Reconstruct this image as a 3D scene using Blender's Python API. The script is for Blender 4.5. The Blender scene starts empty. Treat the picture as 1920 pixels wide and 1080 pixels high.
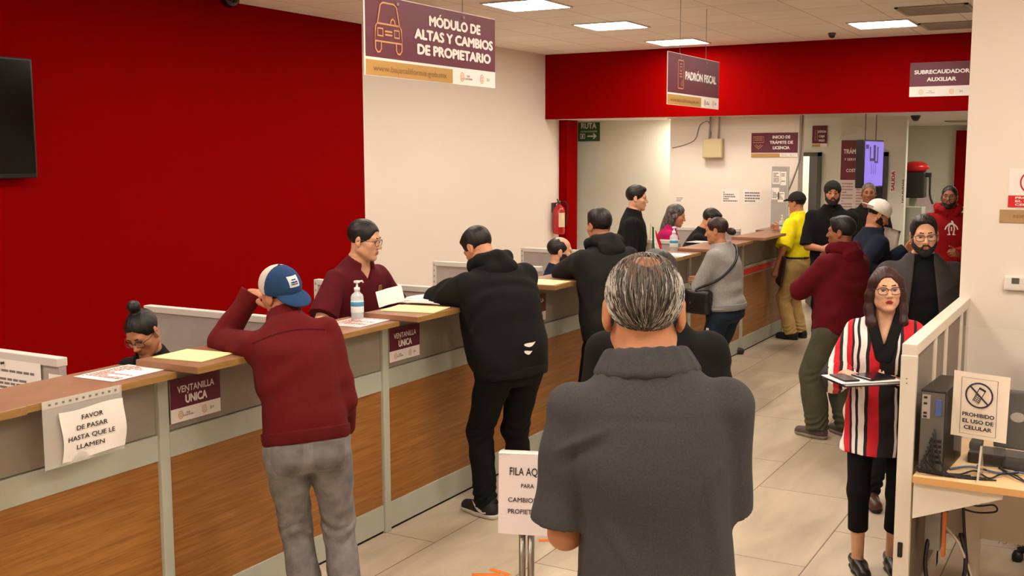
import bpy, bmesh, math, random
import numpy as np
from mathutils import Vector, Matrix
random.seed(7)
rng = np.random.default_rng(11)
SC = bpy.context.scene
COL = SC.collection

# ------------------------------------------------------------------ camera
FPX, YAW, PITCH, ROLL, CAMH = 2050.4, math.radians(29.454), math.radians(6.910), math.radians(-0.151), 2.03
def make_camera():
    cy, sy, cp, sp = math.cos(YAW), math.sin(YAW), math.cos(PITCH), math.sin(PITCH)
    fw = Vector((-sy*cp, cy*cp, -sp)); r = Vector((cy, sy, 0)); u = r.cross(fw)
    c, s = math.cos(ROLL), math.sin(ROLL)
    r2 = c*r + s*u; u2 = -s*r + c*u
    cam = bpy.data.cameras.new('camera'); o = bpy.data.objects.new('camera', cam); COL.objects.link(o)
    cam.sensor_width = 36.0; cam.lens = FPX/1920*36.0; cam.clip_start = 0.05; cam.clip_end = 200
    m = Matrix.Identity(4)
    for i in range(3):
        m[i][0] = r2[i]; m[i][1] = u2[i]; m[i][2] = -fw[i]
    m[0][3], m[1][3], m[2][3] = 0, 0, CAMH
    o.matrix_world = m
    SC.camera = o
make_camera()

# ------------------------------------------------------------------ world and exposure
W = bpy.data.worlds.new('world'); SC.world = W; W.use_nodes = True
W.node_tree.nodes['Background'].inputs[0].default_value = (1.0, 0.9, 0.8, 1)
W.node_tree.nodes['Background'].inputs[1].default_value = 0.05
SC.view_settings.view_transform = 'Standard'
SC.view_settings.look = 'None'
SC.view_settings.gamma = 1.0
SC.view_settings.use_curve_mapping = False
SC.view_settings.exposure = 0.0
LAMP = 39.0            # radiance of the ceiling lamps
LAMP_COL = (1.0, 0.905, 0.785)
CEIL = 3.33

# ------------------------------------------------------------------ materials
def lin(c):
    c = c/255.0
    return c/12.92 if c <= 0.04045 else ((c+0.055)/1.055)**2.4
def rgb(t):
    return (lin(t[0]), lin(t[1]), lin(t[2]), 1.0)
_M = {}
def mat(name, col, rough=0.6, metal=0.0, bump=0.0, bscale=60.0, var=0.0, vscale=8.0, spec=0.5, coat=0.0, stretch=(1,1,1), alpha=1.0, trans=0.0, emit=0.0, bdist=0.004):
    if name in _M: return _M[name]
    m = bpy.data.materials.new(name); m.use_nodes = True
    nt = m.node_tree; b = nt.nodes['Principled BSDF']
    b.inputs['Base Color'].default_value = rgb(col)
    b.inputs['Roughness'].default_value = rough
    b.inputs['Metallic'].default_value = metal
    b.inputs['Specular IOR Level'].default_value = spec
    b.inputs['Coat Weight'].default_value = coat
    b.inputs['Alpha'].default_value = alpha
    b.inputs['Transmission Weight'].default_value = trans
    if emit:
        b.inputs['Emission Color'].default_value = rgb(col); b.inputs['Emission Strength'].default_value = emit
    if bump or var:
        tc = nt.nodes.new('ShaderNodeTexCoord'); mp = nt.nodes.new('ShaderNodeMapping')
        mp.inputs['Scale'].default_value = stretch
        nt.links.new(tc.outputs['Object'], mp.inputs['Vector'])
    if bump:
        n = nt.nodes.new('ShaderNodeTexNoise'); n.inputs['Scale'].default_value = bscale; n.inputs['Detail'].default_value = 3
        nt.links.new(mp.outputs[0], n.inputs['Vector'])
        bp = nt.nodes.new('ShaderNodeBump'); bp.inputs['Strength'].default_value = bump; bp.inputs['Distance'].default_value = bdist
        nt.links.new(n.outputs['Fac'], bp.inputs['Height']); nt.links.new(bp.outputs[0], b.inputs['Normal'])
    if var:
        n = nt.nodes.new('ShaderNodeTexNoise'); n.inputs['Scale'].default_value = vscale; n.inputs['Detail'].default_value = 4
        nt.links.new(mp.outputs[0], n.inputs['Vector'])
        mx = nt.nodes.new('ShaderNodeMix'); mx.data_type = 'RGBA'
        c = rgb(col)
        mx.inputs[6].default_value = tuple(max(0, x*(1-var)) for x in c[:3])+(1,)
        mx.inputs[7].default_value = tuple(min(1, x*(1+var)) for x in c[:3])+(1,)
        mr = nt.nodes.new('ShaderNodeMapRange'); mr.inputs[1].default_value = 0.3; mr.inputs[2].default_value = 0.7
        nt.links.new(n.outputs['Fac'], mr.inputs[0]); nt.links.new(mr.outputs[0], mx.inputs[0]); nt.links.new(mx.outputs[2], b.inputs['Base Color'])
    _M[name] = m
    return m

# ------------------------------------------------------------------ object helpers
def link(o, parent=None):
    COL.objects.link(o)
    if parent is not None: o.parent = parent
    return o
def thing(name, label, cat, loc=(0,0,0), rotz=0.0, group=None):
    o = bpy.data.objects.new(name, None); o.empty_display_size = 0.1
    o.location = loc; o.rotation_euler = (0, 0, rotz)
    o['label'] = label; o['category'] = cat
    if group: o['group'] = group
    return link(o)
def tag(o, label, cat, group=None, kind=None):
    o['label'] = label; o['category'] = cat
    if group: o['group'] = group
    if kind: o['kind'] = kind
    return o
def mesh_np(name, verts, faces, m, parent=None, smooth=True):
    me = bpy.data.meshes.new(name)
    verts = np.ascontiguousarray(verts, dtype=np.float32); faces = np.ascontiguousarray(faces, dtype=np.int32)
    nv, nf = len(verts), len(faces); k = faces.shape[1] if nf else 4
    me.vertices.add(nv); me.vertices.foreach_set('co', verts.ravel())
    me.loops.add(nf*k); me.loops.foreach_set('vertex_index', faces.ravel())
    me.polygons.add(nf)
    me.polygons.foreach_set('loop_start', np.arange(0, nf*k, k, dtype=np.int32))
    me.polygons.foreach_set('loop_total', np.full(nf, k, dtype=np.int32))
    me.polygons.foreach_set('use_smooth', np.full(nf, smooth, dtype=bool))
    me.update(calc_edges=True)
    if m is not None: me.materials.append(m)
    return link(bpy.data.objects.new(name, me), parent)
def obj(name, bm, m, parent=None, smooth=False):
    me = bpy.data.meshes.new(name); bm.normal_update(); bm.to_mesh(me); bm.free()
    for x in (m if isinstance(m, (list, tuple)) else [m]): me.materials.append(x)
    if smooth:
        for p in me.polygons: p.use_smooth = True
    return link(bpy.data.objects.new(name, me), parent)
def box(bm, lo, hi, bev=0.0, mi=0, seg=2):
    vs = [bm.verts.new((x, y, z)) for x in (lo[0], hi[0]) for y in (lo[1], hi[1]) for z in (lo[2], hi[2])]
    q = [(0,1,3,2),(4,6,7,5),(0,4,5,1),(2,3,7,6),(0,2,6,4),(1,5,7,3)]
    fs = [bm.faces.new([vs[i] for i in f]) for f in q]
    for f in fs: f.material_index = mi
    if bev > 0:
        es = list({e for f in fs for e in f.edges})
        r = bmesh.ops.bevel(bm, geom=es, offset=bev, segments=seg, affect='EDGES', profile=0.6)
        for f in r['faces']: f.material_index = mi
def boxo(name, lo, hi, m, parent=None, bev=0.0):
    bm = bmesh.new(); box(bm, lo, hi, bev); return obj(name, bm, m, parent)
def tube(bm, pts, r, n=8, cap=True, mi=0):
    pts = [Vector(p) for p in pts]; rings = []
    rr = r if isinstance(r, (list, tuple)) else [r]*len(pts)
    up = None
    for i, p in enumerate(pts):
        d = (pts[min(i+1, len(pts)-1)] - pts[max(i-1, 0)])
        d = d.normalized() if d.length > 1e-9 else Vector((0,0,1))
        if up is None:
            up = Vector((0,0,1)) if abs(d.z) < 0.9 else Vector((1,0,0))
        a = d.cross(up)
        a = a.normalized() if a.length > 1e-6 else d.orthogonal().normalized()
        b = a.cross(d).normalized(); up = b
        rings.append([bm.verts.new(p + rr[i]*(math.cos(2*math.pi*k/n)*a + math.sin(2*math.pi*k/n)*b)) for k in range(n)])
    for i in range(len(rings)-1):
        for k in range(n):
            f = bm.faces.new((rings[i][k], rings[i][(k+1)%n], rings[i+1][(k+1)%n], rings[i+1][k])); f.smooth = True; f.material_index = mi
    if cap:
        f = bm.faces.new(rings[0][::-1]); f.material_index = mi
        f = bm.faces.new(rings[-1]); f.material_index = mi
def lathe(bm, prof, c=(0,0,0), n=24, mi=0):
    c = Vector(c); rings = []
    for r, z in prof:
        rings.append([bm.verts.new(c + Vector((max(r,1e-5)*math.cos(2*math.pi*k/n), max(r,1e-5)*math.sin(2*math.pi*k/n), z))) for k in range(n)])
    for i in range(len(rings)-1):
        for k in range(n):
            f = bm.faces.new((rings[i][k], rings[i][(k+1)%n], rings[i+1][(k+1)%n], rings[i+1][k])); f.smooth = True; f.material_index = mi
    bm.faces.new(rings[0][::-1]); bm.faces.new(rings[-1])
def spline(pts, n=8):
    pts = [Vector(p) for p in pts]; out = []
    for i in range(len(pts)-1):
        p0 = pts[max(i-1,0)]; p1 = pts[i]; p2 = pts[i+1]; p3 = pts[min(i+2, len(pts)-1)]
        for k in range(n):
            t = k/n
            out.append(0.5*((2*p1) + (p2-p0)*t + (2*p0-5*p1+4*p2-p3)*t*t + (3*p1-p0-3*p2+p3)*t*t*t))
    out.append(pts[-1]); return out
_T = {}
def text_geo(s, bold=0.0, spacing=1.0):
    """flat letter shapes as triangles/ngons, unit cap height, in xy"""
    key = (s, bold, spacing)
    if key in _T: return _T[key]
    cu = bpy.data.curves.new('t', 'FONT'); cu.body = s; cu.size = 1.0; cu.align_x = 'CENTER'; cu.offset = 0.0
    cu.space_character = spacing; cu.resolution_u = 3; cu.fill_mode = 'BOTH' if False else 'FRONT'
    o = bpy.data.objects.new('t', cu); COL.objects.link(o)
    dg = bpy.context.evaluated_depsgraph_get(); dg.update()
    me = bpy.data.meshes.new_from_object(o.evaluated_get(dg))
    vs = [v.co.copy() for v in me.vertices]; fs = [tuple(p.vertices) for p in me.polygons]
    bpy.data.objects.remove(o); bpy.data.curves.remove(cu); bpy.data.meshes.remove(me)
    if bold > 0.004:        # heavier strokes: the letters repeated a hair's breadth apart
        v0, f0 = vs, fs; vs, fs = [], []
        for i, (dx, dy) in enumerate(((0,0),(1,0),(-1,0),(0,1),(0,-1))):
            b = len(vs); vs += [Vector((v.x+dx*bold, v.y+dy*bold*.8, i*.00022)) for v in v0]; fs += [tuple(q+b for q in f) for f in f0]
    _T[key] = (vs, fs); return _T[key]
def put_text(bm, s, center, h, X, Y, N, bold=0.02, width=None, lift=0.0015, sx=1.0, mi=0):
    """letters of cap height h centred at `center`, along X, up Y, facing N"""
    acc = [(i, ch) for i, ch in enumerate(s) if ch in 'ÁÉÍÓÚ']
    s = s.translate(str.maketrans('ÁÉÍÓÚ', 'AEIOU'))
    vs, fs = text_geo(s, bold)
    if not vs: return
    X, Y, N, c = Vector(X), Vector(Y), Vector(N), Vector(center)
    if acc:
        vs, fs = list(vs), list(fs); xl = min(v.x for v in vs)
        for i, ch in acc:
            def wid(q):
                g = text_geo(q, bold)[0]; return max(v.x for v in g)-min(v.x for v in g)
            b1 = wid(s[:i+1]); b0 = b1-wid(s[i]); m = xl+(b0+b1)/2; n0 = len(vs)
            vs += [Vector(p) for p in ((m-.07,.775,0),(m+.05,.775,0),(m+.17,.93,0),(m+.02,.93,0))]; fs.append((n0, n0+1, n0+2, n0+3))
    x0 = min(v.x for v in vs); x1 = max(v.x for v in vs)
    k = h/0.70
    kx = k*sx if width is None else width/(x1-x0)
    mx = (x0+x1)/2
    nv = [bm.verts.new(c + X*((v.x-mx)*kx) + Y*((v.y-0.35)*k) + N*(lift+v.z)) for v in vs]
    for f in fs:
        try:
            q = bm.faces.new([nv[i] for i in f]); q.material_index = mi
        except ValueError: pass
def quad(bm, c, X, Y, w, h, N=None, lift=0.0, mi=0):
    c, X, Y = Vector(c), Vector(X), Vector(Y)
    if N is not None: c = c + Vector(N)*lift
    vs = [bm.verts.new(c + X*a*w/2 + Y*b*h/2) for a, b in ((-1,-1),(1,-1),(1,1),(-1,1))]
    f = bm.faces.new(vs); f.material_index = mi; return f
def stroke(bm, pts, w, X, Y, N, c, lift=0.0015, closed=False, mi=0):
    """flat line of width w through 2-d points in the X,Y plane about c"""
    X, Y, N, c = Vector(X), Vector(Y), Vector(N), Vector(c)
    P = [Vector((p[0], p[1])) for p in pts]; n = len(P); L = []; Rr = []
    for i in range(n):
        a = P[(i-1)%n] if (closed or i > 0) else P[i]; b = P[(i+1)%n] if (closed or i < n-1) else P[i]
        d = (b-a); d = d.normalized() if d.length > 0 else Vector((1,0)); nn = Vector((-d.y, d.x))
        for lst, s in ((L, 1), (Rr, -1)):
            q = P[i] + nn*s*w/2; lst.append(bm.verts.new(c + X*q.x + Y*q.y + N*lift))
    for i in range(n if closed else n-1):
        j = (i+1)%n
        f = bm.faces.new((L[i], Rr[i], Rr[j], L[j])); f.material_index = mi
def scribble(bm, c, X, Y, N, w, h, rows, lift=0.001, seed=0, fill=0.6):
    """rows of short text-like dashes on a sheet"""
    r = random.Random(seed); Xv, Yv = Vector(X), Vector(Y)
    for i in range(rows):
        y = h/2 - (i+0.5)*h/rows; x = -w/2
        while x < w/2 - 0.004:
            l = min(r.uniform(0.05, 0.16)*w, w/2-x)
            quad(bm, Vector(c)+Xv*(x+l/2)+Yv*y, X, Y, l, h/rows*fill, N, lift)
            x += l + 0.02*w
            if r.random() < 0.12: break
# ------------------------------------------------------------------ smooth solids for people and cloth
def V3(*a): return np.array(a, dtype=np.float64)
def nrm(v):
    v = np.asarray(v, float); l = np.linalg.norm(v); return v/l if l > 1e-9 else v
def RC(a, b, r1, r2=None, flat=None, fl=0.5):
    """tapered rounded limb from a to b; flat = direction squeezed by factor fl"""
    a = np.asarray(a, float); b = np.asarray(b, float); r2 = r1 if r2 is None else r2
    lo = np.minimum(a-r1, b-r2); hi = np.maximum(a+r1, b+r2)
    if flat is not None: fn = nrm(flat)
    def f(P):
        q = P - a; ba = b - a
        if flat is not None:
            q = q + (q@fn)[..., None]*fn*(1/fl-1); ba = ba + (ba@fn)*fn*(1/fl-1)
        t = np.clip((q@ba)/max(ba@ba, 1e-12), 0, 1)
        d = np.sqrt(((q - t[..., None]*ba)**2).sum(-1)) - (r1 + (r2-r1)*t)
        return d*(fl if flat is not None else 1.0)*1.0
    return f, lo, hi
def RCC(a, b, r1, r2, cut=0.0, cut0=None):
    """like RC but cut flat at b (and at a)"""
    f0, lo, hi = RC(a, b, r1, r2); a = np.asarray(a, float); b = np.asarray(b, float); u = nrm(b-a)
    def f(P):
        d = np.maximum(f0(P), (P-b)@u - cut)
        if cut0 is not None: d = np.maximum(d, -((P-a)@u) - cut0)
        return d
    return f, lo, hi
def ELL(c, r, M=None):
    c = np.asarray(c, float); r = np.asarray(r, float); M = np.eye(3) if M is None else np.asarray(M)
    e = np.abs(M)@r if False else np.sqrt((M**2)@(r**2))
    def f(P):
        q = (P-c)@M
        k0 = np.sqrt(((q/r)**2).sum(-1)); k1 = np.sqrt(((q/r**2)**2).sum(-1))
        return k0*(k0-1)/np.maximum(k1, 1e-9)
    return f, c-e, c+e
def BOX(c, hx, M=None, r=0.01):
    c = np.asarray(c, float); hx = np.asarray(hx, float); M = np.eye(3) if M is None else np.asarray(M)
    e = np.abs(M)@hx
    def f(P):
        q = np.abs((P-c)@M) - (hx-r)
        return np.sqrt((np.maximum(q, 0)**2).sum(-1)) + np.minimum(q.max(-1), 0) - r
    return f, c-e, c+e
def PL(c, n):
    c = np.asarray(c, float); n = nrm(n)
    return (lambda P: (P-c)@n), c-9, c+9
def catmull(x, y, xs):
    x = np.asarray(x, float); y = np.asarray(y, float)
    m = np.gradient(y, x, axis=0)
    i = np.clip(np.searchsorted(x, xs)-1, 0, len(x)-2)
    h = x[i+1]-x[i]; t = np.clip((xs-x[i])/h, 0, 1)
    sh = (slice(None),)+(None,)*(y.ndim-1); t = t[sh]; h = h[sh]
    return (2*t**3-3*t**2+1)*y[i] + (t**3-2*t**2+t)*h*m[i] + (-2*t**3+3*t**2)*y[i+1] + (t**3-t**2)*h*m[i+1]
def LOFT(secs, Q, xax, n=2.2, ends=0.0):
    """secs: (s, a, b, dx, dy); Q: (s, point) spine; xax: (s, right vector).  Stack of ovals along the spine."""
    secs = sorted(secs, key=lambda t: t[0])
    S = np.array([t[0] for t in secs]); s0, s1 = S[0], S[-1]
    xs = np.linspace(s0, s1, 96)
    A = catmull(S, np.array([t[1:5] for t in secs], float), xs)
    qs = np.array([q[0] for q in Q]); qp = np.array([q[1] for q in Q], float)
    def spine(s):
        out = np.stack([np.interp(s, qs, qp[:, k]) for k in range(3)], -1)
        e0 = (qp[1]-qp[0])/(qs[1]-qs[0]); e1 = (qp[-1]-qp[-2])/(qs[-1]-qs[-2])
        out += np.where(s < qs[0], s-qs[0], 0)[..., None]*e0 + np.where(s > qs[-1], s-qs[-1], 0)[..., None]*e1
        return out
    C = spine(xs)
    ax = nrm(C[-1]-C[0]); tpar = (C-C[0])@ax
    xv = np.array([x[1] for x in xax], float); xq = np.array([x[0] for x in xax])
    XA = np.stack([np.interp(xs, xq, xv[:, k]) for k in range(3)], -1)
    XA = XA - (XA@ax)[:, None]*ax; XA /= np.linalg.norm(XA, axis=1)[:, None]
    YA = np.cross(ax, XA)
    C = C + XA*A[:, 2:3] + YA*A[:, 3:4]
    mx = max(A[:, 0].max(), A[:, 1].max())
    lo = C.min(0)-mx; hi = C.max(0)+mx
    tab = np.concatenate([C, XA, YA, A[:, :2]], 1); c0 = C[0]-((C[0]-spine(np.array([s0]))[0])@ax)*ax
    base = spine(np.array([s0]))[0]
    def f(P):
        t = (P-base)@ax
        T = np.stack([np.interp(t, tpar, tab[:, k]) for k in range(11)], -1)
        q = P - T[..., 0:3]
        x = (q*T[..., 3:6]).sum(-1); y = (q*T[..., 6:9]).sum(-1)
        a = T[..., 9]; b = T[..., 10]
        ux = np.abs(x)/a; uy = np.abs(y)/b
        rho = (ux**n + uy**n)**(1.0/n) + 1e-9
        k1 = np.sqrt((ux**(n-1)/a)**2 + (uy**(n-1)/b)**2)/rho**(n-1)
        d = (rho-1)/np.maximum(k1, 1.0/np.maximum(a, b))
        return np.maximum(d, np.maximum(tpar[0]-t, t-tpar[-1]) - ends)
    return f, lo, hi
def field(ops, lo, hi, vox):
    n = np.maximum(np.ceil((hi-lo)/vox).astype(int)+1, 4)
    F = np.full(n, 0.25, dtype=np.float32)
    ax = [lo[i]+vox*np.arange(n[i]) for i in range(3)]
    for op in ops:
        mode = op[0]
        if mode == 'off': F -= op[1]; continue
        k = op[2]
        fn, l, h = op[1] if mode != 'n' else (op[1], op[3], op[4])
        if mode in 'us':
            e = k + 2.5*vox
            i0 = np.clip(np.floor((l-e-lo)/vox).astype(int), 0, n); i1 = np.clip(np.ceil((h+e-lo)/vox).astype(int)+1, 0, n)
        elif mode == 'n':
            i0 = np.clip(np.floor((l-lo)/vox).astype(int), 0, n); i1 = np.clip(np.ceil((h-lo)/vox).astype(int)+1, 0, n)
        else:
            i0 = np.zeros(3, int); i1 = n
        if (i1 <= i0).any(): continue
        sl = tuple(slice(a, b) for a, b in zip(i0, i1))
        P = np.stack(np.meshgrid(*[ax[i][sl[i]] for i in range(3)], indexing='ij'), -1)
        d = fn(P).astype(np.float32); G = F[sl]
        if mode == 'u':
            if k > 0:
                hh = np.clip(0.5+0.5*(G-d)/k, 0, 1); F[sl] = G+(d-G)*hh - k*hh*(1-hh)
            else: F[sl] = np.minimum(G, d)
        elif mode == 's':
            d = -d
            if k > 0:
                hh = np.clip(0.5-0.5*(G-d)/k, 0, 1); F[sl] = G+(d-G)*hh + k*hh*(1-hh)
            else: F[sl] = np.maximum(G, d)
        elif mode == 'i': F[sl] = np.maximum(G, d)
        elif mode == 'n': F[sl] = G + d
    return F
_E = [((0,0,0),(1,0,0)),((0,1,0),(1,1,0)),((0,0,1),(1,0,1)),((0,1,1),(1,1,1)),
      ((0,0,0),(0,1,0)),((1,0,0),(1,1,0)),((0,0,1),(0,1,1)),((1,0,1),(1,1,1)),
      ((0,0,0),(0,0,1)),((1,0,0),(1,0,1)),((0,1,0),(0,1,1)),((1,1,0),(1,1,1))]
def nets(F, lo, vox):
    F[0]=F[-1]=0.2; F[:,0]=F[:,-1]=0.2; F[:,:,0]=F[:,:,-1]=0.2
    S = F < 0
    c = np.zeros(np.array(S.shape)-1, np.uint8)
    nx, ny, nz = c.shape
    for i in (0,1):
        for j in (0,1):
            for k in (0,1): c += S[i:i+nx, j:j+ny, k:k+nz]
    act = np.argwhere((c > 0) & (c < 8))
    if not len(act): return np.zeros((0,3)), np.zeros((0,4), int)
    idx = np.full(c.shape, -1, np.int32); idx[tuple(act.T)] = np.arange(len(act))
    pos = np.zeros((len(act),3)); cnt = np.zeros(len(act))
    for a, b in _E:
        A = F[tuple((act+a).T)]; B = F[tuple((act+b).T)]
        m = (A < 0) != (B < 0); t = A[m]/(A[m]-B[m])
        pos[m] += np.array(a)+t[:, None]*(np.array(b)-np.array(a)); cnt[m] += 1
    V = lo + vox*(act + pos/cnt[:, None])
    Q = []
    for ax in range(3):
        o1, o2 = [(1,2),(2,0),(0,1)][ax]
        sA = [slice(1, s-1) for s in S.shape]; sA[ax] = slice(0, S.shape[ax]-1)
        sB = list(sA); sB[ax] = slice(1, S.shape[ax])
        A = S[tuple(sA)]; B = S[tuple(sB)]
        off = np.array([0 if i == ax else 1 for i in range(3)])
        for m, flip in ((A & ~B, False), (~A & B, True)):
            e = np.argwhere(m)+off
            if not len(e): continue
            e1 = np.zeros(3, int); e1[o1] = 1; e2 = np.zeros(3, int); e2[o2] = 1
            q = np.stack([idx[tuple((e-d).T)] for d in (e1+e2, e2, 0*e1, e1)], 1)
            Q.append(q[:, ::-1] if flip else q)
    return V, np.concatenate(Q)
def solid(ops, vox, fine=()):
    """mesh of the smooth union of ops; fine = [(lo,hi,vox)] regions meshed at a finer step"""
    us = [o[1] for o in ops if o[0] == 'u']
    lo = np.min([u[1] for u in us], 0)-0.02-2*vox; hi = np.max([u[2] for u in us], 0)+0.02+2*vox
    V, Q = nets(field(ops, lo, hi, vox), lo, vox)
    Vs, Qs = [], []; base = 0
    def addp(V, Q):
        nonlocal base
        u, inv = np.unique(Q, return_inverse=True)
        Vs.append(V[u]); Qs.append(inv.reshape(Q.shape)+base); base += len(u)
    if fine and len(Q):
        c = V[Q].mean(1); keep = np.ones(len(Q), bool)
        for l, h, v in fine: keep &= ~((c > l+vox*0.6) & (c < h-vox*0.6)).all(1)
        Q = Q[keep]
    if len(Q): addp(V, Q)
    for l, h, v in fine:
        l2 = l-3*v; h2 = h+3*v
        a, b = nets(field(ops, l2, h2, v), l2, v)
        if not len(b): continue
        c = a[b].mean(1); b = b[((c > l) & (c < h)).all(1)]
        if len(b): addp(a, b)
    if not Vs: return np.zeros((0,3)), np.zeros((0,4), int)
    return np.concatenate(Vs), np.concatenate(Qs)
def sobj(name, ops, vox, m, parent=None, fine=()):
    V, Q = solid(ops, vox, fine)
    return mesh_np(name, V, Q, m, parent)
def folds(amp, lo, hi, seed=0, dirn=(0.25, 0.2, 1.0), freq=38.0, f2=17.0):
    """soft cloth creases"""
    r = np.random.default_rng(seed); d = nrm(dirn); ph = r.uniform(0, 6, 6)
    w1 = r.normal(size=(3,))*9; w2 = r.normal(size=(3,))*14
    def f(P):
        u = P@d; a = np.sin(P@w1+ph[0]); b = np.sin(P@w2+ph[1])
        g = np.sin(u*freq + 2.4*a + ph[2])*(0.5+0.5*b) + 0.8*np.sin(u*f2 + 2.8*b + (P@w1)*0.6 + ph[3])*(0.5+0.5*a)
        return -amp*g
    return ('n', f, 0, np.asarray(lo, float), np.asarray(hi, float))

def evalp(ops, P):
    """field value at loose points"""
    P = np.asarray(P, float); F = np.full(P.shape[:-1], 0.25)
    for op in ops:
        m = op[0]
        if m == 'off': F = F-op[1]; continue
        if m == 'n':
            ins = ((P >= op[3]) & (P <= op[4])).all(-1); F = F + np.where(ins, op[1](P), 0); continue
        d = op[1][0](P); k = op[2]
        if m == 'u':
            if k > 0:
                h = np.clip(.5+.5*(F-d)/k, 0, 1); F = F+(d-F)*h-k*h*(1-h)
            else: F = np.minimum(F, d)
        elif m == 's':
            d = -d
            if k > 0:
                h = np.clip(.5-.5*(F-d)/k, 0, 1); F = F+(d-F)*h+k*h*(1-h)
            else: F = np.maximum(F, d)
        elif m == 'i': F = np.maximum(F, d)
    return F
def wrap(bm, ops, N, reach=.30, lift=.0022):
    """press the vertices of a flat drawing onto the solid along -N"""
    N = nrm(N); vs = bm.verts[:]
    if not vs: return
    P = np.array([v.co[:] for v in vs]); t = np.linspace(0, reach, 150)
    F = evalp(ops, P[:, None, :] - N*t[None, :, None])
    for i, v in enumerate(vs):
        j = np.argmax(F[i] < 0)
        if F[i, j] < 0 and j > 0:
            a, b = F[i, j-1], F[i, j]; tt = t[j-1]+(t[j]-t[j-1])*a/(a-b)
            v.co = Vector(P[i]-N*(tt-lift))
        else: v.co = Vector(P[i]-N*reach*.5)
def grid_patch(bm, c, X, Y, w, h, nx=10, ny=10, shape=None, mi=0):
    c, X, Y = Vector(c), Vector(X), Vector(Y)
    g = [[bm.verts.new(c+X*(i/nx-.5)*w*(shape(j/ny) if shape else 1)+Y*(j/ny-.5)*h) for i in range(nx+1)] for j in range(ny+1)]
    for j in range(ny):
        for i in range(nx):
            f = bm.faces.new((g[j][i], g[j][i+1], g[j+1][i+1], g[j+1][i])); f.smooth = True; f.material_index = mi
def UN(*prims):
    lo = np.min([p[1] for p in prims], 0); hi = np.max([p[2] for p in prims], 0)
    return (lambda P: np.min([p[0](P) for p in prims], 0)), lo, hi
# ------------------------------------------------------------------ people
def Rz(a): c, s = math.cos(a), math.sin(a); return np.array([[c,-s,0],[s,c,0],[0,0,1.0]])
def Rx(a): c, s = math.cos(a), math.sin(a); return np.array([[1,0,0],[0,c,-s],[0,s,c]])
def Ry(a): c, s = math.cos(a), math.sin(a); return np.array([[c,0,s],[0,1,0],[-s,0,c]])
def ik(S, Wt, l1, l2, pole):
    v = Wt-S; d = min(np.linalg.norm(v), 0.995*(l1+l2)); d = max(d, abs(l1-l2)+0.02); u = nrm(v)
    a = (l1*l1-l2*l2+d*d)/(2*d); hh = math.sqrt(max(l1*l1-a*a, 0))
    p = np.asarray(pole, float); p = nrm(p-u*(u@p))
    return S+u*a+p*hh, S+u*d
def hand_ops(Wp, f, n, side, curl=0.35, spread=0.06, thumb=0.4, k=1.0):
    """palm, four fingers of different length with knuckle bends, thumb from the side of the palm. side +1 right, -1 left"""
    f = nrm(f); n = np.asarray(n, float); n = nrm(n-f*(f@n)); u = np.cross(f, n)*side
    ops = []; off = (.028, .0095, -.0095, -.0265); kl = (.088, .091, .086, .078)
    seg = ((.043,.026,.021), (.048,.030,.022), (.044,.028,.021), (.034,.022,.019))
    for i in range(4):
        K = Wp + k*(f*kl[i] + u*off[i])
        ops.append(('u', RC(Wp+k*(f*.012+u*off[i]*.62), K, .0155*k, .0118*k), .012))
    for i in range(4):
        p = Wp + k*(f*kl[i] + u*off[i]); sp = spread*(1.5-i)*0.8
        ci = curl if not isinstance(curl, (list, tuple)) else curl[i]
        ang = 0.0
        for j in range(3):
            ang += ci*(1.0, 1.35, 0.8)[j]*1.1
            d = nrm((f*math.cos(sp)+u*math.sin(sp))*math.cos(ang) + n*math.sin(ang))
            q = p + d*seg[i][j]*k
            ops.append(('u', RC(p, q, (.0092,.0084,.0078)[j]*k, (.0086,.0078,.0066)[j]*k), .004)); p = q
    p = Wp + k*(f*.022+u*.026+n*.006); d = nrm(f*.62+u*(.75-.35*thumb)+n*(.15+.55*thumb))
    for j, (l, r1, r2) in enumerate(((.042,.0145,.0112), (.033,.0108,.0098), (.026,.0098,.0076))):
        q = p + d*l*k; ops.append(('u', RC(p, q, r1*k, r2*k), .008 if j == 0 else .004)); p = q
        d = nrm(d + f*.28*(1+thumb*.4) + n*.12*thumb - u*.22)
    return ops
def bbox_ops(ops, m):
    return np.min([o[1][1] for o in ops], 0)-m, np.max([o[1][2] for o in ops], 0)+m
IRIS = None
def eye_mesh(c, M, s, parent):
    bm = bmesh.new()
    c = np.asarray(c)
    n, rr = 14, 9
    rings = []
    for i in range(rr+1):
        th = math.pi*0.62*i/rr
        rings.append([bm.verts.new(Vector(c + M@np.array([math.sin(th)*math.cos(2*math.pi*k/n)*.0150*s, math.cos(th)*.0105*s, math.sin(th)*math.sin(2*math.pi*k/n)*.0082*s]))) for k in range(n)])
    for i in range(rr):
        for k in range(n):
            fc = bm.faces.new((rings[i][k], rings[i+1][k], rings[i+1][(k+1)%n], rings[i][(k+1)%n])); fc.smooth = True
            fc.material_index = 2 if i < 1 else (1 if i < 3 else 0)
    return obj('eye', bm, [mat('eye_white', (225,215,205), .25), mat('eye_iris', (62,36,20), .2), mat('eye_pupil', (10,8,8), .2)], parent, smooth=True)

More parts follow.
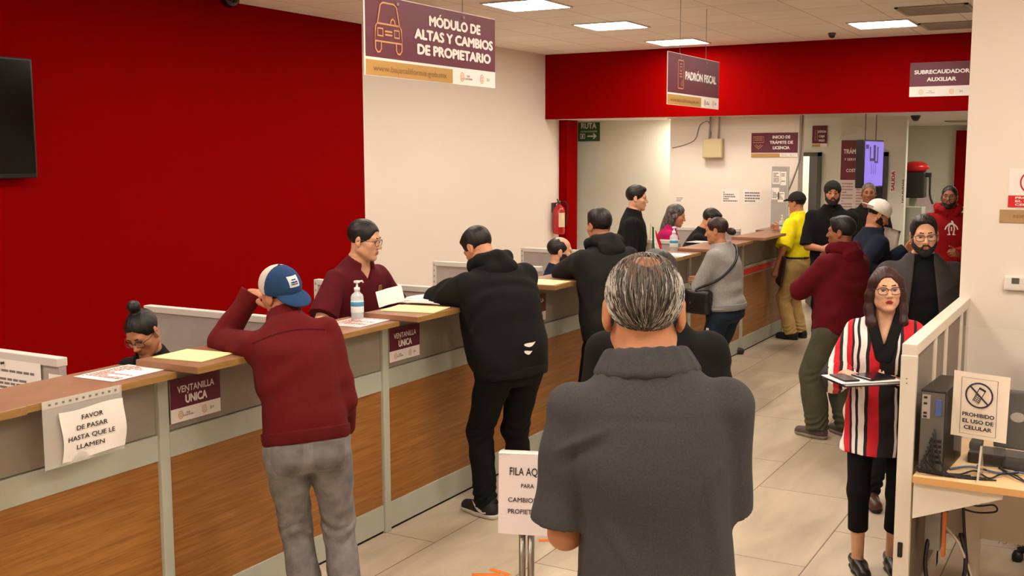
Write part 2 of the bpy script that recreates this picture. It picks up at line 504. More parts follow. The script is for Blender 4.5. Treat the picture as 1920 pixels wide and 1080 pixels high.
def person(name_lbl, xy, heading, h=1.65, w=1.0, depth=1.0, belly=0.0, hipw=1.0, lean=0.0, side=0.0, twist=0.0, pz=None, poff=(0,0),
           head=(0,0,0), headoff=(0,0,0), arms=(None,None), legs=None, sit=False, skin=None, top=None, bottom=None, shoes=None, hair=None, face=None, cap=None, vox=.006,
           fem=False, hands=(True, True), hs=None, eyes=True, neck=1.0, shdrop=0.0, tdrop=0.0, ear=1.0, shx=1.0, trap=0.22):
    """one figure; heading in degrees, 0 looks along +Y; arms/legs are posed by targets"""
    k = h/1.70; th = math.radians(heading)
    root = thing('person', name_lbl, 'person', (xy[0], xy[1], 0), th)
    RW = Rz(th).T; base = np.array([xy[0], xy[1], 0.0])
    def loc(p): return RW@(np.asarray(p, float)-base)
    def dloc(v): return RW@np.asarray(v, float)
    skin = skin or mat('skin_tan', (196,138,104), .55, bump=.08, bscale=260, var=.08, vscale=25)
    if hs is None: hs = (0.93 if not fem else 0.90)*k**0.5
    # ---- skeleton
    pelz = (0.52*h) if pz is None else pz
    Q0 = V3(poff[0], poff[1], pelz)
    L = 0.325*h
    def dr(a, b): return nrm(V3(math.sin(math.radians(b)), math.sin(math.radians(a)), math.cos(math.radians(a))*math.cos(math.radians(b))))
    Q1 = Q0 + .10*h*dr(lean*.55, side*.5); Q2 = Q1 + .12*h*dr(lean, side); Q3 = Q2 + .105*h*dr(lean*1.15+3, side)
    Q = [(0, Q0), (.31, Q1), (.68, Q2), (1, Q3)]
    tw = math.radians(twist)
    xr = [(-.4, V3(1,0,0)), (.2, V3(1,0,0)), (.8, V3(math.cos(tw), math.sin(tw), -math.sin(math.radians(side)))), (1.2, V3(math.cos(tw), math.sin(tw), -math.sin(math.radians(side))))]
    XR = nrm(xr[-1][1]); UP = nrm(Q3-Q2); FW = nrm(np.cross(UP, XR))
    shw = (.166 if not fem else .144)*k*w*shx
    S = [Q3 - UP*(.057*h+shdrop) - XR*shw, Q3 - UP*(.057*h+shdrop) + XR*shw]       # left, right
    Hc = Q3 + UP*.082*h + FW*.014*h + np.asarray(headoff, float)
    Rh = Rz(math.radians(head[0]))@Rx(-math.radians(head[1]))@Ry(math.radians(head[2]))
    def hp(x, y, z): return Hc + Rh@(np.array([x, y, z])*hs)
    # ---- arms
    la, lf = .175*h, .150*h
    arm = []
    for i, sg in ((0,-1), (1,1)):
        a = arms[i] or {}
        if 'hand' in a: Wt = loc(a['hand'])
        elif 'lhand' in a: Wt = Q0*0 + V3(*a['lhand'])
        else: Wt = S[i] + V3(sg*.07*k, .05*k, -.315*h)
        if 'pole' in a: pole = np.asarray(a['pole'], float)
        else: pole = V3(sg*.35, -1, -.1)
        if 'wpole' in a: pole = dloc(a['wpole'])
        E, Wr = ik(S[i], Wt, la, lf, pole)
        if 'elbow' in a or 'lelbow' in a:
            E = S[i]+la*nrm((loc(a['elbow']) if 'elbow' in a else V3(*a['lelbow']))-S[i]); Wr = E+lf*nrm(Wt-E)
        fd = dloc(a['fdir']) if 'fdir' in a else (V3(*a['lfdir']) if 'lfdir' in a else nrm(Wr-E))
        pn = dloc(a['palm']) if 'palm' in a else (V3(*a['lpalm']) if 'lpalm' in a else V3(-sg, .15, 0))
        arm.append(dict(S=S[i], E=E, W=Wr, f=nrm(fd), n=pn, curl=a.get('curl', .32), spread=a.get('spread', .05), thumb=a.get('thumb', .35), sg=sg))
    # ---- legs
    hipx = .056*h*(1.05 if fem else 1.0)
    leg = []
    lg = legs or ((-.10*k, 0.0, 8), (.10*k, 0.0, -8))
    for i, sg in ((0,-1), (1,1)):
        g = lg[i]; A = V3(g[0], g[1], (g[3] if len(g) > 3 else 0.0)+.048*h)
        Hj = Q0 + V3(sg*hipx, 0, -.012*h)
        Kn, An = ik(Hj, A, .242*h, .238*h, V3(sg*.05, 1, 0.0))
        leg.append(dict(H=Hj, K=Kn, A=A, yaw=math.radians(g[2]), sg=sg))
    wb = w*k; db = depth*k
    hw = hipw*k*(1.06 if fem else 1.0)
    # torso ovals: s, half width, half depth, dx, dy
    if fem:
        secs = [(-.16,.160*hw,.112*db,0,-.005),(0,.172*hw,.122*db,0,-.008),(.15,.158*wb,.112*db,0,0),(.33,.135*wb,.100*db+belly*.5,0,belly*.4),(.62,.150*wb,.118*db,0,.012),(.78,.150*wb,.100*db,0,.006),(.89,.108*wb,.078*db,0,-.004),(.97,.064*wb,.060*db,0,-.006),(1.06,.052*k,.055*k,0,0)]
    else:
        secs = [(-.16,.160*hw,.108*db,0,0),(0,.170*hw,.118*db,0,-.004),(.15,.165*wb,.115*db+belly*.6,0,belly*.6),(.33,.160*wb,.110*db+belly,0,belly),(.62,.172*wb,.120*db+belly*.35,0,belly*.35),(.78,.172*wb,.106*db,0,0),(.89,.126*wb,.084*db,0,-.006),(.97,.076*wb,.066*db,0,-.008),(1.06,.058*k,.060*k,0,0)]
    if trap: secs = [(q[0], q[1]*(1+trap*(1 if q[0] > .95 else .45)) if .85 < q[0] < 1 else q[1])+q[2:] for q in secs]
    if tdrop: secs = [(q[0]-tdrop*(1 if .7 < q[0] < 1 else 0),)+q[1:] for q in secs]
    def scaled(da, s0=-9, s1=9, mult=1.0):
        out = [(s, a*mult+da, b*mult+da, x, y) for s, a, b, x, y in secs if s0 <= s <= s1]
        return out
    fat = .5+.5*w
    ra = (.050*fat*k, .041*fat*k, .037*fat*k, .0275*k) if not fem else (.044*fat*k, .036*fat*k, .032*fat*k, .0235*k)
    rl = (.086*fat*k, .058*k, .054*k, .036*k)
    # ---- body: one continuous surface
    B = [('u', LOFT(scaled(-.006), Q, xr), .01)]
    for a in arm:
        B.append(('u', RC(a['S'], a['E'], ra[0], ra[1]), .045)); B.append(('u', RC(a['E'], a['W'], ra[2]*1.03, ra[3]), .02))
    for g in leg:
        B.append(('u', RC(g['H'], g['K'], rl[0]*.86, rl[1]*.84), .04)); B.append(('u', RC(g['K'], g['A'], rl[2]*.86, rl[3]*.92), .03))
        cf = (g['K']*.68+g['A']*.32)+V3(0,-.018*k,0); B.append(('u', ELL(cf, (.038*k,.038*k,.09*k)), .03))
        fy = Rz(g['yaw'])@V3(0,1,0); B.append(('u', RC(g['A']-V3(0,0,.028*h)-fy*.03*k, g['A']-V3(0,0,.03*h)+fy*.13*k, .032*k, .024*k), .03))
    nk = .056*hs*neck*(0.86 if fem else 1.0)
    Hops = [('u', RC(Q3-UP*.03*k, hp(0,-.022,-.05), nk*1.12, nk), .035)]
    jw = (face or {}).get('jaw', 1.0)
    hd = [('u', ELL(hp(0,-.015,.040), np.array([.076,.097,.083])*hs, Rh), .03),
          ('u', ELL(hp(0,.030,-.030), np.array([.063*jw,.062,.084])*hs, Rh), .025)]
    for sg in (-1, 1):
        hd += [('u', RC(hp(sg*.050*jw,.000,-.058), hp(sg*.012,.066,-.098), .021*hs, .017*hs), .025),
               ('u', ELL(hp(sg*.041,.056,-.020), np.array([.022,.022,.020])*hs, Rh), .02)]
    hd += [('u', RC(hp(-.034,.074,.024), hp(.034,.074,.024), .0155*hs, .0155*hs), .014)]
    for sg in (-1, 1):
        hd += [('s', ELL(hp(sg*.031,.099,.001), np.array([.0185,.0150,.0115])*hs, Rh), .010)]
    hd += [('u', RC(hp(0,.087,.012), hp(0,.109,-.027), .0080*hs, .0118*hs), .010),
           ('u', ELL(hp(-.0125,.0985,-.032), np.array([.0085,.011,.0085])*hs, Rh), .006), ('u', ELL(hp(.0125,.0985,-.032), np.array([.0085,.011,.0085])*hs, Rh), .006),
           ('u', ELL(hp(0,.076,-.062), np.array([.030,.020,.024])*hs, Rh), .012), ('u', ELL(hp(0,.078,-.101), np.array([.022,.016,.015])*hs, Rh), .014),
           ('s', RC(hp(-.022,.099,-.064), hp(.022,.099,-.064), .0042*hs), .006)]
    if face and face.get('nosmile') is None: pass
    for sg in (-1, 1):
        tl = Rh@Rz(sg*-.35)
        hd += [('u', ELL(hp(sg*(.079+.010*(ear-1)/.2),-.014,-.004), np.array([.0085,.020,.032])*hs*ear, tl), .006), ('u', ELL(hp(sg*(.077+.006*(ear-1)/.2),-.006,-.030*ear), np.array([.007,.011,.013])*hs*ear, tl), .006),
               ('s', ELL(hp(sg*.0885,-.009,-.002), np.array([.006,.010,.018])*hs, tl), .005)]
    HA = []
    fine = []
    cov = np.array([.125,.145,.165])*hs
    fine.append((Hc-cov, Hc+cov, vox*.62))
    Bh = []
    for i, a in enumerate(arm):
        if not hands[i]: continue
        ho = hand_ops(a['W']+a['f']*0, a['f'], a['n'], a['sg'], a['curl'], a['spread'], a['thumb'], k*(.96 if not fem else .86))
        HA += ho; l, hh = bbox_ops(ho, .004); fine.append((l, hh, max(.0034, vox*.6)))
    ops = B + Hops + hd + HA
    sobj('body', ops, max(vox*1.4, .008) if not (top or {}).get('bare') else vox, skin, root, fine)
    F = face or {}
    # ---- eyes, brows, lips
    if eyes:
        for sg in (-1, 1): eye_mesh(hp(sg*.031,.0735,.0005), Rh@Rz(-sg*.10), hs, root)
        for sg in (-1, 1):
            sobj('eyelid', [('u', RC(hp(sg*.017,.0865,.0075), hp(sg*.045,.0790,.0070), .0034*hs, .0030*hs), .002)], .0026, mat('lid_'+('f' if fem else 'm'), (96,58,42) if not fem else (60,36,30), .5), root)
        for sg in (-1, 1):
            br = [('u', RC(hp(sg*.014,.0900,.0275), hp(sg*.032,.0880,.0310), .0036*hs, .0036*hs), .004), ('u', RC(hp(sg*.032,.0880,.0310), hp(sg*.050,.0755,.0255), .0036*hs, .0018*hs), .004)]
            sobj('eyebrow', br, .0027, mat('brow', (34,24,20), .8), root)
        lc = F.get('lips', (164,98,78)); lw = .024 if fem else .022
        lp = [('u', RC(hp(-lw*.3,.0955,-.0585), hp(-lw,.0865,-.0635), .0042*hs, .0022*hs), .004), ('u', RC(hp(lw*.3,.0955,-.0585), hp(lw,.0865,-.0635), .0042*hs, .0022*hs), .004),
              ('u', RC(hp(-lw*.3,.0955,-.0585), hp(lw*.3,.0955,-.0585), .0042*hs), .004),
              ('u', RC(hp(-lw*.45,.094,-.0695), hp(lw*.45,.0935,-.0685), .0046*hs), .004), ('u', RC(hp(-lw*.45,.094,-.0695), hp(-lw*.95,.0865,-.0645), .0044*hs, .0018*hs), .004), ('u', RC(hp(lw*.45,.094,-.0695), hp(lw*.95,.0865,-.0645), .0044*hs, .0018*hs), .004)]
        sobj('lips', lp, .0026, mat('lips_%d_%d_%d' % lc, lc, .4), root)
    # ---- beard
    if F.get('beard'):
        bd = list(hd[:2]) + [hd[2], hd[4], hd[6] if False else hd[3]] + [('u', ELL(hp(0,.076,-.062), np.array([.030,.020,.024])*hs, Rh), .012), ('u', ELL(hp(0,.078,-.101), np.array([.024,.018,.018])*hs, Rh), .014)]
        bl = F['beard']
        bd += [('off', .0055*bl), ('s', ELL(hp(0,.075,.012), np.array([.088,.075,.056])*hs, Rh), .008), ('s', ELL(hp(-.041,.088,-.036), np.array([.022,.03,.026])*hs, Rh), .008), ('s', ELL(hp(.041,.088,-.036), np.array([.022,.03,.026])*hs, Rh), .008),
               ('s', ELL(hp(0,-.075,.0), np.array([.12,.083,.2])*hs, Rh), .006), ('s', ELL(hp(0,.104,-.064), np.array([.022,.02,.0105])*hs, Rh), .004), ('s', ELL(hp(0,.112,-.033), np.array([.02,.03,.017])*hs, Rh), .004),
               ('i', PL(hp(0,0,-.012), Rh@V3(0,0,1)), 0)]
        if F.get('goatee'):
            bd += [('s', ELL(hp(-.075,.03,-.045), np.array([.035,.06,.05])*hs, Rh), .008), ('s', ELL(hp(.075,.03,-.045), np.array([.035,.06,.05])*hs, Rh), .008)]
        sobj('beard', bd, vox*.6, mat('beard_'+F.get('beardcol','dark'), {'dark':(30,21,18),'grey':(110,98,88)}[F.get('beardcol','dark')], .85, bump=.5, bscale=300), root)
    # ---- glasses
    if F.get('glasses'):
        gm = mat('spectacle_frame', F.get('gcol', (24,20,20)), .35)
        g = thing_part('glasses', root)
        bm = bmesh.new()
        def hv(x, y, z): return Vector(hp(x, y, z))
        for sg in (-1, 1):
            ring = []
            for q in range(20):
                a = 2*math.pi*q/20; cx = math.copysign(abs(math.cos(a))**.7, math.cos(a)); cz = math.copysign(abs(math.sin(a))**.7, math.sin(a))
                ring.append(hv(sg*.034+.027*cx, .100-.006*((sg*.034+.027*cx)/.06)**2, -.001+.0195*cz))
            tube(bm, ring+[ring[0]], .0019*hs*F.get('gth', 1), 5, cap=False)
            tube(bm, [hv(sg*.060,.094,.010), hv(sg*.081,.06,.008), hv(sg*.084,.0,.006), hv(sg*.084,-.018,-.006)], .0019*hs, 5)
        tube(bm, [hv(-.0085,.101,.006), hv(0,.103,.008), hv(.0085,.101,.006)], .0017*hs, 5)
        fr = obj('spectacles', bm, gm, root)
        bpy.data.objects.remove(g)
        bm = bmesh.new()
        for sg in (-1, 1):
            ring = []
            for q in range(20):
                a = 2*math.pi*q/20; cx = math.copysign(abs(math.cos(a))**.7, math.cos(a)); cz = math.copysign(abs(math.sin(a))**.7, math.sin(a))
                ring.append(bm.verts.new(hv(sg*.034+.026*cx, .0995, -.001+.0185*cz)))
            bm.faces.new(ring)
        obj('lens', bm, mat('spectacle_lens', (235,238,240), .08, alpha=.05, spec=.35), fr)
    ctx = dict(root=root, hp=hp, Rh=Rh, hs=hs, Q=Q, xr=xr, XR=XR, UP=UP, FW=FW, S=S, arm=arm, leg=leg, secs=secs, k=k, wb=wb, db=db, ra=ra, rl=rl, hd=hd, loc=loc, vox=vox, fem=fem, Q3=Q3, Hc=Hc, scaled=scaled, h=h, fat=fat, hipx=hipx, Q0=Q0, RW=RW, hw=hw)
    if hair: make_hair(ctx, **hair)
    if cap: make_cap(ctx, **cap)
    if top: make_top(ctx, **top)
    if bottom: make_bottom(ctx, sit=sit, **bottom)
    if shoes: make_shoes(ctx, **shoes)
    return ctx
def thing_part(name, parent):
    o = bpy.data.objects.new(name, None); return link(o, parent)

def hair_mat(name, col, col2=None, sc=(160,30,30)):
    if name in _M: return _M[name]
    m = mat(name, col, .5, bump=.6, bscale=1.0, stretch=sc, spec=.4, bdist=.003)
    if col2:
        nt = m.node_tree; b = nt.nodes['Principled BSDF']
        n = [x for x in nt.nodes if x.type == 'TEX_NOISE'][0]
        cr = nt.nodes.new('ShaderNodeValToRGB'); cr.color_ramp.elements[0].color = rgb(col); cr.color_ramp.elements[1].color = rgb(col2)
        cr.color_ramp.elements[0].position = .40; cr.color_ramp.elements[1].position = .62
        nt.links.new(n.outputs['Fac'], cr.inputs[0]); nt.links.new(cr.outputs[0], b.inputs['Base Color'])
    return m
def make_hair(c, style='short', m=None, vol=1.0, front=0.0, nape=0.0, ops=None, vox=None):
    hp, Rh, hs = c['hp'], c['Rh'], c['hs']; v = (vox or c['vox']*.62)
    m = m or hair_mat('hair_black', (22,17,16))
    o = [('u', ELL(hp(0,-.017,.042), np.array([.083,.104,.087+.004*vol])*hs*np.array([1,1,1]), Rh), .01)]
    if vol > 1: o.append(('u', ELL(hp(0,.008,.085), np.array([.066,.075,.036+.012*(vol-1)])*hs, Rh), .02))
    if vol > 1: o.append(('u', ELL(hp(0,.055,.098), np.array([.05,.03,.018])*hs, Rh), .015))
    cuts = [('s', ELL(hp(0,.118,-.012+front), np.array([.088,.088,.093])*hs, Rh), .012),
            ('i', PL(hp(0,.030,-.028+nape), Rh@V3(0,.34,-1)), 0),
            ('s', ELL(hp(-.088,.002,-.028), np.array([.022,.030,.040])*hs, Rh), .006), ('s', ELL(hp(.088,.002,-.028), np.array([.022,.030,.040])*hs, Rh), .006)]
    if style == 'buzz':
        o = [('u', ELL(hp(0,-.016,.041), np.array([.0795,.1005,.0865])*hs, Rh), .01)]
    if style == 'receding2':
        o = [('u', ELL(hp(0,-.022,.036), np.array([.081,.100,.084])*hs, Rh), .01)]; cuts.append(('s', ELL(hp(0,.09,.10), np.array([.075,.105,.085])*hs, Rh), .012))
    if style in ('receding', 'bald'):
        o = [('u', ELL(hp(0,-.017,.040), np.array([.080,.102,.087])*hs, Rh), .01)]
        cuts.append(('s', ELL(hp(0,.085,.085), np.array([.062,.085,.07])*hs, Rh), .012))
    if style == 'long':
        for sg in (-1, 1):
            pts = [(sg*.070,.012,.050), (sg*.083,-.004,-.03), (sg*.088,-.006,-.11), (sg*.082,.018,-.185), (sg*.072,.030,-.235)]
            rr = [.028,.029,.030,.030,.014]
            for i in range(4): o.append(('u', RC(hp(*pts[i]), hp(*pts[i+1]), rr[i]*hs, rr[i+1]*hs), .02))
        o.append(('u', ELL(hp(0,-.065,-.07), np.array([.075,.045,.13])*hs, Rh), .03))
        cuts = [('s', ELL(hp(.006,.116,-.02+front), np.array([.070,.086,.105])*hs, Rh), .012), ('s', ELL(hp(0,.07,-.14), np.array([.058,.07,.09])*hs, Rh), .012)]
    if style in ('bun', 'ponybun'):
        o = [('u', ELL(hp(0,-.017,.040), np.array([.081,.103,.087])*hs, Rh), .01)]
    ex = []
    if style == 'bun':
        ex = [('u', ELL(hp(0,-.045,.150), np.array([.036,.036,.034])*hs, Rh), .012), ('u', RC(hp(0,-.04,.115), hp(0,-.045,.15), .026*hs, .03*hs), .01)]
    if style == 'ponybun':
        ex = [('u', ELL(hp(0,-.135,-.025), np.array([.034,.036,.034])*hs, Rh), .014), ('u', ELL(hp(0,-.155,-.035), np.array([.026,.026,.028])*hs, Rh), .014)]
    if style == 'longback':
        ex = [('u', ELL(hp(0,-.075,-.05), np.array([.075,.05,.13])*hs, Rh), .03), ('u', ELL(hp(.0,-.095,-.16), np.array([.068,.040,.13])*hs, Rh), .03), ('u', RC(hp(.07,-.02,-.03), hp(.07,-.02,-.20), .032*hs, .02*hs), .02)]
    all_ = o + cuts + ex + (ops(c) if ops else [])
    l = c['Hc']-.3; h_ = c['Hc']+.3
    r = np.random.default_rng(5); w1, w2 = r.normal(size=3)*60, r.normal(size=3)*110
    RT = Rh.T
    def nz(P):
        q = (P-c['Hc'])@Rh
        return .0005*np.sin(q[...,0]*420+2*np.sin(q[...,1]*55)+1.5*np.sin(q[...,2]*48)) + .0007*np.sin(q[...,0]*170+q[...,1]*60)
    all_.append(('n', nz, 0, l, h_))
    c['hair'] = sobj('hair', all_, v, m, c['root'])
def make_cap(c, m=None, m2=None, back=False, brimcol=None, style='cap', tilt=0.0, mesh_panel=None, yaw=0.0):
    hp0, Rh, hs, v = c['hp'], c['Rh'], c['hs'], c['vox']*.62
    Ry_ = Rz((math.pi if back else 0.0)+math.radians(yaw)); T = Rx(math.radians(tilt))
    def hp(x, y, z): q = T@(Ry_@V3(x, y, z)-V3(0,0,.05))+V3(0,0,.05); return hp0(*q)
    M = Rh@T@Ry_
    yo = .016 if back else -.008; zl = .016 if back else .030; zb = .024 if back else .040
    crown = ELL(hp(0,yo,.046), np.array([.093,.114,.099])*hs, M)
    up = M@V3(0,0,1)
    o = [('u', crown, .01), ('s', ELL(hp(0,yo,.030), np.array([.080,.100,.090])*hs, M), 0), ('i', PL(hp(0,0,zl), -up), 0)]
    if back: o.append(('s', ELL(hp(0,-.112,.045), np.array([.036,.05,.028])*hs, M), .004))
    if mesh_panel:
        fwd = M@V3(0,1,0)
        cr = sobj('cap_crown', o+[('i', PL(hp(0,.012,0), -fwd), 0)], v, m, c['root'])
        sobj('mesh_panel', o+[('i', PL(hp(0,.012,0), fwd), 0)], v, mesh_panel, cr)
    else:
        cr = sobj('cap_crown', o, v, m, c['root'])
    BM = M@Rx(-.30 if back else -.12); dz = -.016 if back else 0
    b = [('u', ELL(hp(0,.090+yo,zb+dz), np.array([.080,.095,.026])*hs, BM), .004), ('s', ELL(hp(0,.084+yo,zb+dz-.016), np.array([.10,.12,.028])*hs, BM), 0),
         ('s', ELL(hp(0,yo,.046), np.array([.086,.106,.30])*hs, M), 0)]
    if style == 'flat': b = [('u', BOX(hp(0,.108,.042), np.array([.070,.070,.004])*hs, M@Rx(math.radians(-6)), .004), .004), ('i', ELL(hp(0,.05,.042), np.array([.082,.135,.06])*hs, M), 0), ('s', ELL(hp(0,yo,.046), np.array([.086,.106,.30])*hs, M), 0)]
    sobj('cap_brim', b, .003, m2 or m, cr)
    sobj('cap_button', [('u', ELL(hp(0,yo,.145), np.array([.008,.008,.005])*hs, M), 0)], .003, m2 or m, cr)
    c['cap'] = cr; c['caphp'] = hp; c['capM'] = M
    return cr
def make_top(c, m=None, col_r=(.074,.104), col_z=.040, col_zb=-.016, kind='sweater', infl=.016, sleeve=1.0, hem=-.10, hemw=None, neckw=.075, vneck=0.0, fold=.003, cuff=None, hood=False, collar=None, rib=None, sl_r=(1.0,1.0,1.0), loose=0.0, name='shirt', open_front=None, seed=None, n=2.3, bodyw=1.0, vox=None, sh_k=.035, flare=0.0, extra=None, collar_m=None, bare=False, cutaway=None, lapel=None, lapel_m=None, under=None, ridges=(), hemd=0.0):
    k, Q, xr, UP, FW, XR, Q3 = c['k'], c['Q'], c['xr'], c['UP'], c['FW'], c['XR'], c['Q3']
    if under: sobj('undershirt', [('u', LOFT([(s, a+.004, b+.004, x, y) for s, a, b, x, y in c['secs'] if .12 < s < .70]+[(.70,.15*c['wb'],.108*c['db'],0,.008)], Q, xr, 2.3), 0)], .007, under, c['root'])
    v = vox or c['vox']; root = c['root']; ra = c['ra']; arm = c['arm']
    inf = infl*k
    secs = []
    for s, a, b, x, y in c['secs']:
        e = loose*k*max(0, 1-abs(s-.2)/.6)
        secs.append((s, a*bodyw+inf+e, b+inf+e, x, y))
    hemsec = [q for q in secs if q[0] > hem+.03]
    hh = hemw if hemw is not None else np.interp(hem, [q[0] for q in secs], [q[1] for q in secs])
    hb = np.interp(hem, [q[0] for q in secs], [q[2] for q in secs])
    hy = np.interp(hem, [q[0] for q in secs], [q[4] for q in secs])
    hemsec = [(hem, hh+flare, hemd+hb+flare*.7+(hh-np.interp(hem, [q[0] for q in secs], [q[1] for q in secs]))*.4, 0, hy)] + hemsec
    if hem < -.17: hemsec = [q for q in hemsec]
    if collar == 'polo': hemsec = [q for q in hemsec if q[0] < 1.0]+[(1.035, neckw*k*1.0+inf*.4, neckw*k*.95+inf*.3, 0, 0)]
    o = [('u', LOFT(hemsec, Q, xr, n), .01)]
    seed = int(abs(Q3[0]*977+c['Hc'][2]*1311+len(c['root'].name)*7)) if seed is None else seed
    lo, hi = bbox_ops(o, .1)
    cuffs = []
    for a in arm:
        S0, E0, W0 = a['S'], a['E'], a['W']
        r0, r1, r2, r3 = (ra[0]+inf)*sl_r[0], (ra[1]+inf)*sl_r[1], (ra[2]+inf)*sl_r[1], (ra[3]+inf)*sl_r[2]
        if sleeve <= .62:
            e = S0+(E0-S0)*min(1.0, sleeve*1.75)
            o.append(('u', RCC(S0, e, r0*1.02, r1*1.16*(1+.10), 0.0), sh_k))
        else:
            o.append(('u', RC(S0, E0, r0, r1), sh_k))
            t = (sleeve-.5)/.5; e = E0+(W0-E0)*min(t, 1.0)*1.02
            o.append(('u', RCC(E0, e, r2, r2+(r3-r2)*min(t,1), 0.0), .02))
            cuffs.append((e-(W0-E0)/np.linalg.norm(W0-E0)*.045*k, e+nrm(W0-E0)*.004, (r2+(r3-r2)*min(t,1))*.94))
    if extra: o += extra(c)
    lo, hi = bbox_ops([q for q in o if q[0] == 'u'], .05)
    if fold: o.append(folds(fold*k, lo, hi, seed))
    for (x0, z0), (x1, z1), am, sg_ in ridges:
        def fr(P, a=np.array((x0, z0)), b=np.array((x1, z1)), am=am, sg_=sg_):
            q = P-Q3; u = np.stack([q@XR, q@UP], -1)-a; ba = b-a; t = (u@ba)/(ba@ba); tc = np.clip(t, 0, 1)
            d2 = ((u-tc[..., None]*ba)**2).sum(-1)
            return -am*np.exp(-d2/(sg_*sg_))*np.sin(np.clip(t*.8+.1, 0, 1)*3.1416)*((q@FW) < -.02)
        o.append(('n', fr, 0, lo, hi))
    nb = Q3+FW*.012*k
    o.append(('s', RC(nb+UP*(.085 if collar == 'polo' else 0.0)*k, nb+UP*.25*k, neckw*k*.93, neckw*k), .006))
    if vneck:
        def fv(P):
            q = P-Q3; z = -(q@UP); return np.maximum(np.abs(q@XR)-neckw*.88*k*np.clip(1-z/(vneck*k), 0, 1.15)-.001*0+np.where(z > vneck*k, .05, 0), -(q@FW-.01))
        o.append(('s', (fv, Q3-.35, Q3+.35), .004))
    if open_front:      # wedge opening that shows what is under it
        w0, w1, z0 = open_front
        top_ = Q3+UP*.02*k+FW*.14*k; bot = Q3-UP*z0*k+FW*(.17)*k
        o.append(('s', RC(top_, bot, w0*k, w1*k, flat=FW, fl=2.2), .004))
    if cutaway: o.append(('s', cutaway(c), .006))
    body = sobj(name, o, v, m, root)
    c['topops'] = o
    if lapel:
        lp = [q for q in o if not (q[0] == 's')]+[('off', .006), ('i', lapel(c), 0)]
        sobj('lapel', lp, min(v, .005), lapel_m or m, body)
    if cuff:
        for p, q, r in cuffs: sobj('cuff', [('u', RCC(p, q, r*1.06, r*1.04, 0.0, 0.0), 0)], .004, cuff, body)
    if rib:
        s0 = hem-.005; hr = [(hem-.035, hemsec[0][1]*.975, hemsec[0][2]*.975, 0, hemsec[0][4]), (hem-.005, hemsec[0][1]*1.0, hemsec[0][2]*1.0, 0, hemsec[0][4]), (hem+.07, hemsec[0][1]*1.005, hemsec[0][2]*1.005, 0, hemsec[0][4])]
        sobj('hem_band', [('u', LOFT(hr, Q, xr, n), 0)], v, rib, body)
    if hood:
        p = []
        for a, z in ((-2.55,-.03),(-2.2,.0),(-1.6,.012),(-.9,.018),(0,.018),(.9,.018),(1.6,.012),(2.2,.0),(2.55,-.03)):
            R_ = (.098+.02*math.cos(a))*k
            p.append(Q3 + XR*math.sin(a)*R_*.98 - FW*(math.cos(a)*R_*.95-.022*k) + UP*((z+.012)*k))
        ho = []
        for i in range(len(p)-1):
            r1 = (.026+.016*max(0, math.cos((i-4)/4*1.4)))*k; r2 = (.026+.016*max(0, math.cos((i+1-4)/4*1.4)))*k
            ho.append(('u', RC(p[i], p[i+1], r1, r2), .012))
        ho.append(('u', ELL(Q3-FW*.098*k-UP*.035*k, np.array([.105,.042,.062])*k, np.stack([XR, FW, UP], 1)), .03))
        l2, h2 = bbox_ops(ho, .03); ho.append(folds(.004*k, l2, h2, seed+3, freq=60))
        sobj('hood', ho, v, m, body)
    if collar == 'polo':
        col = []
        pts = []
        for i in range(13):
            a = -2.35+4.7*i/12
            pts.append((a, XR*math.sin(a), -FW*math.cos(a)))
        for i in range(12):
            (a0, x0, y0), (a1, x1, y1) = pts[i], pts[i+1]
            def pt(x, y, a, r, z): return Q3 + (x*(r) + y*(r*.95))*k + FW*.014*k + UP*z*k
            zt = col_z; zb = col_zb
            for (r0, z0, r1_, z1) in ((col_r[0], zt, col_r[1], zb-.012),):
                n0, n1 = pt(x0,y0,a0,r0,z0-.012*(abs(a0)/2.3)**2*2), pt(x1,y1,a1,r0,z0-.012*(abs(a1)/2.3)**2*2)
                b0, b1 = pt(x0,y0,a0,r1_,z1-.03*(abs(a0)/2.35)**3), pt(x1,y1,a1,r1_,z1-.03*(abs(a1)/2.35)**3)
                for t in np.linspace(0, 1, 9): col.append(('u', RC(n0+(b0-n0)*t, n1+(b1-n1)*t, .0090*k), .010))
        sobj('collar', col, min(v, .004), collar_m or m, body)
    if collar == 'crew':
        pts = [Q3 + UP*(-.004+.018*math.cos(a))*k + (XR*math.sin(a)*neckw - FW*math.cos(a)*neckw)*k*1.0 + FW*.012*k for a in np.linspace(0, 2*math.pi, 19)]
        sobj('neckband', [('u', RC(pts[i], pts[i+1], .0095*k), .003) for i in range(18)], .0045, collar_m or m, body)
    c['top'] = body
    return body
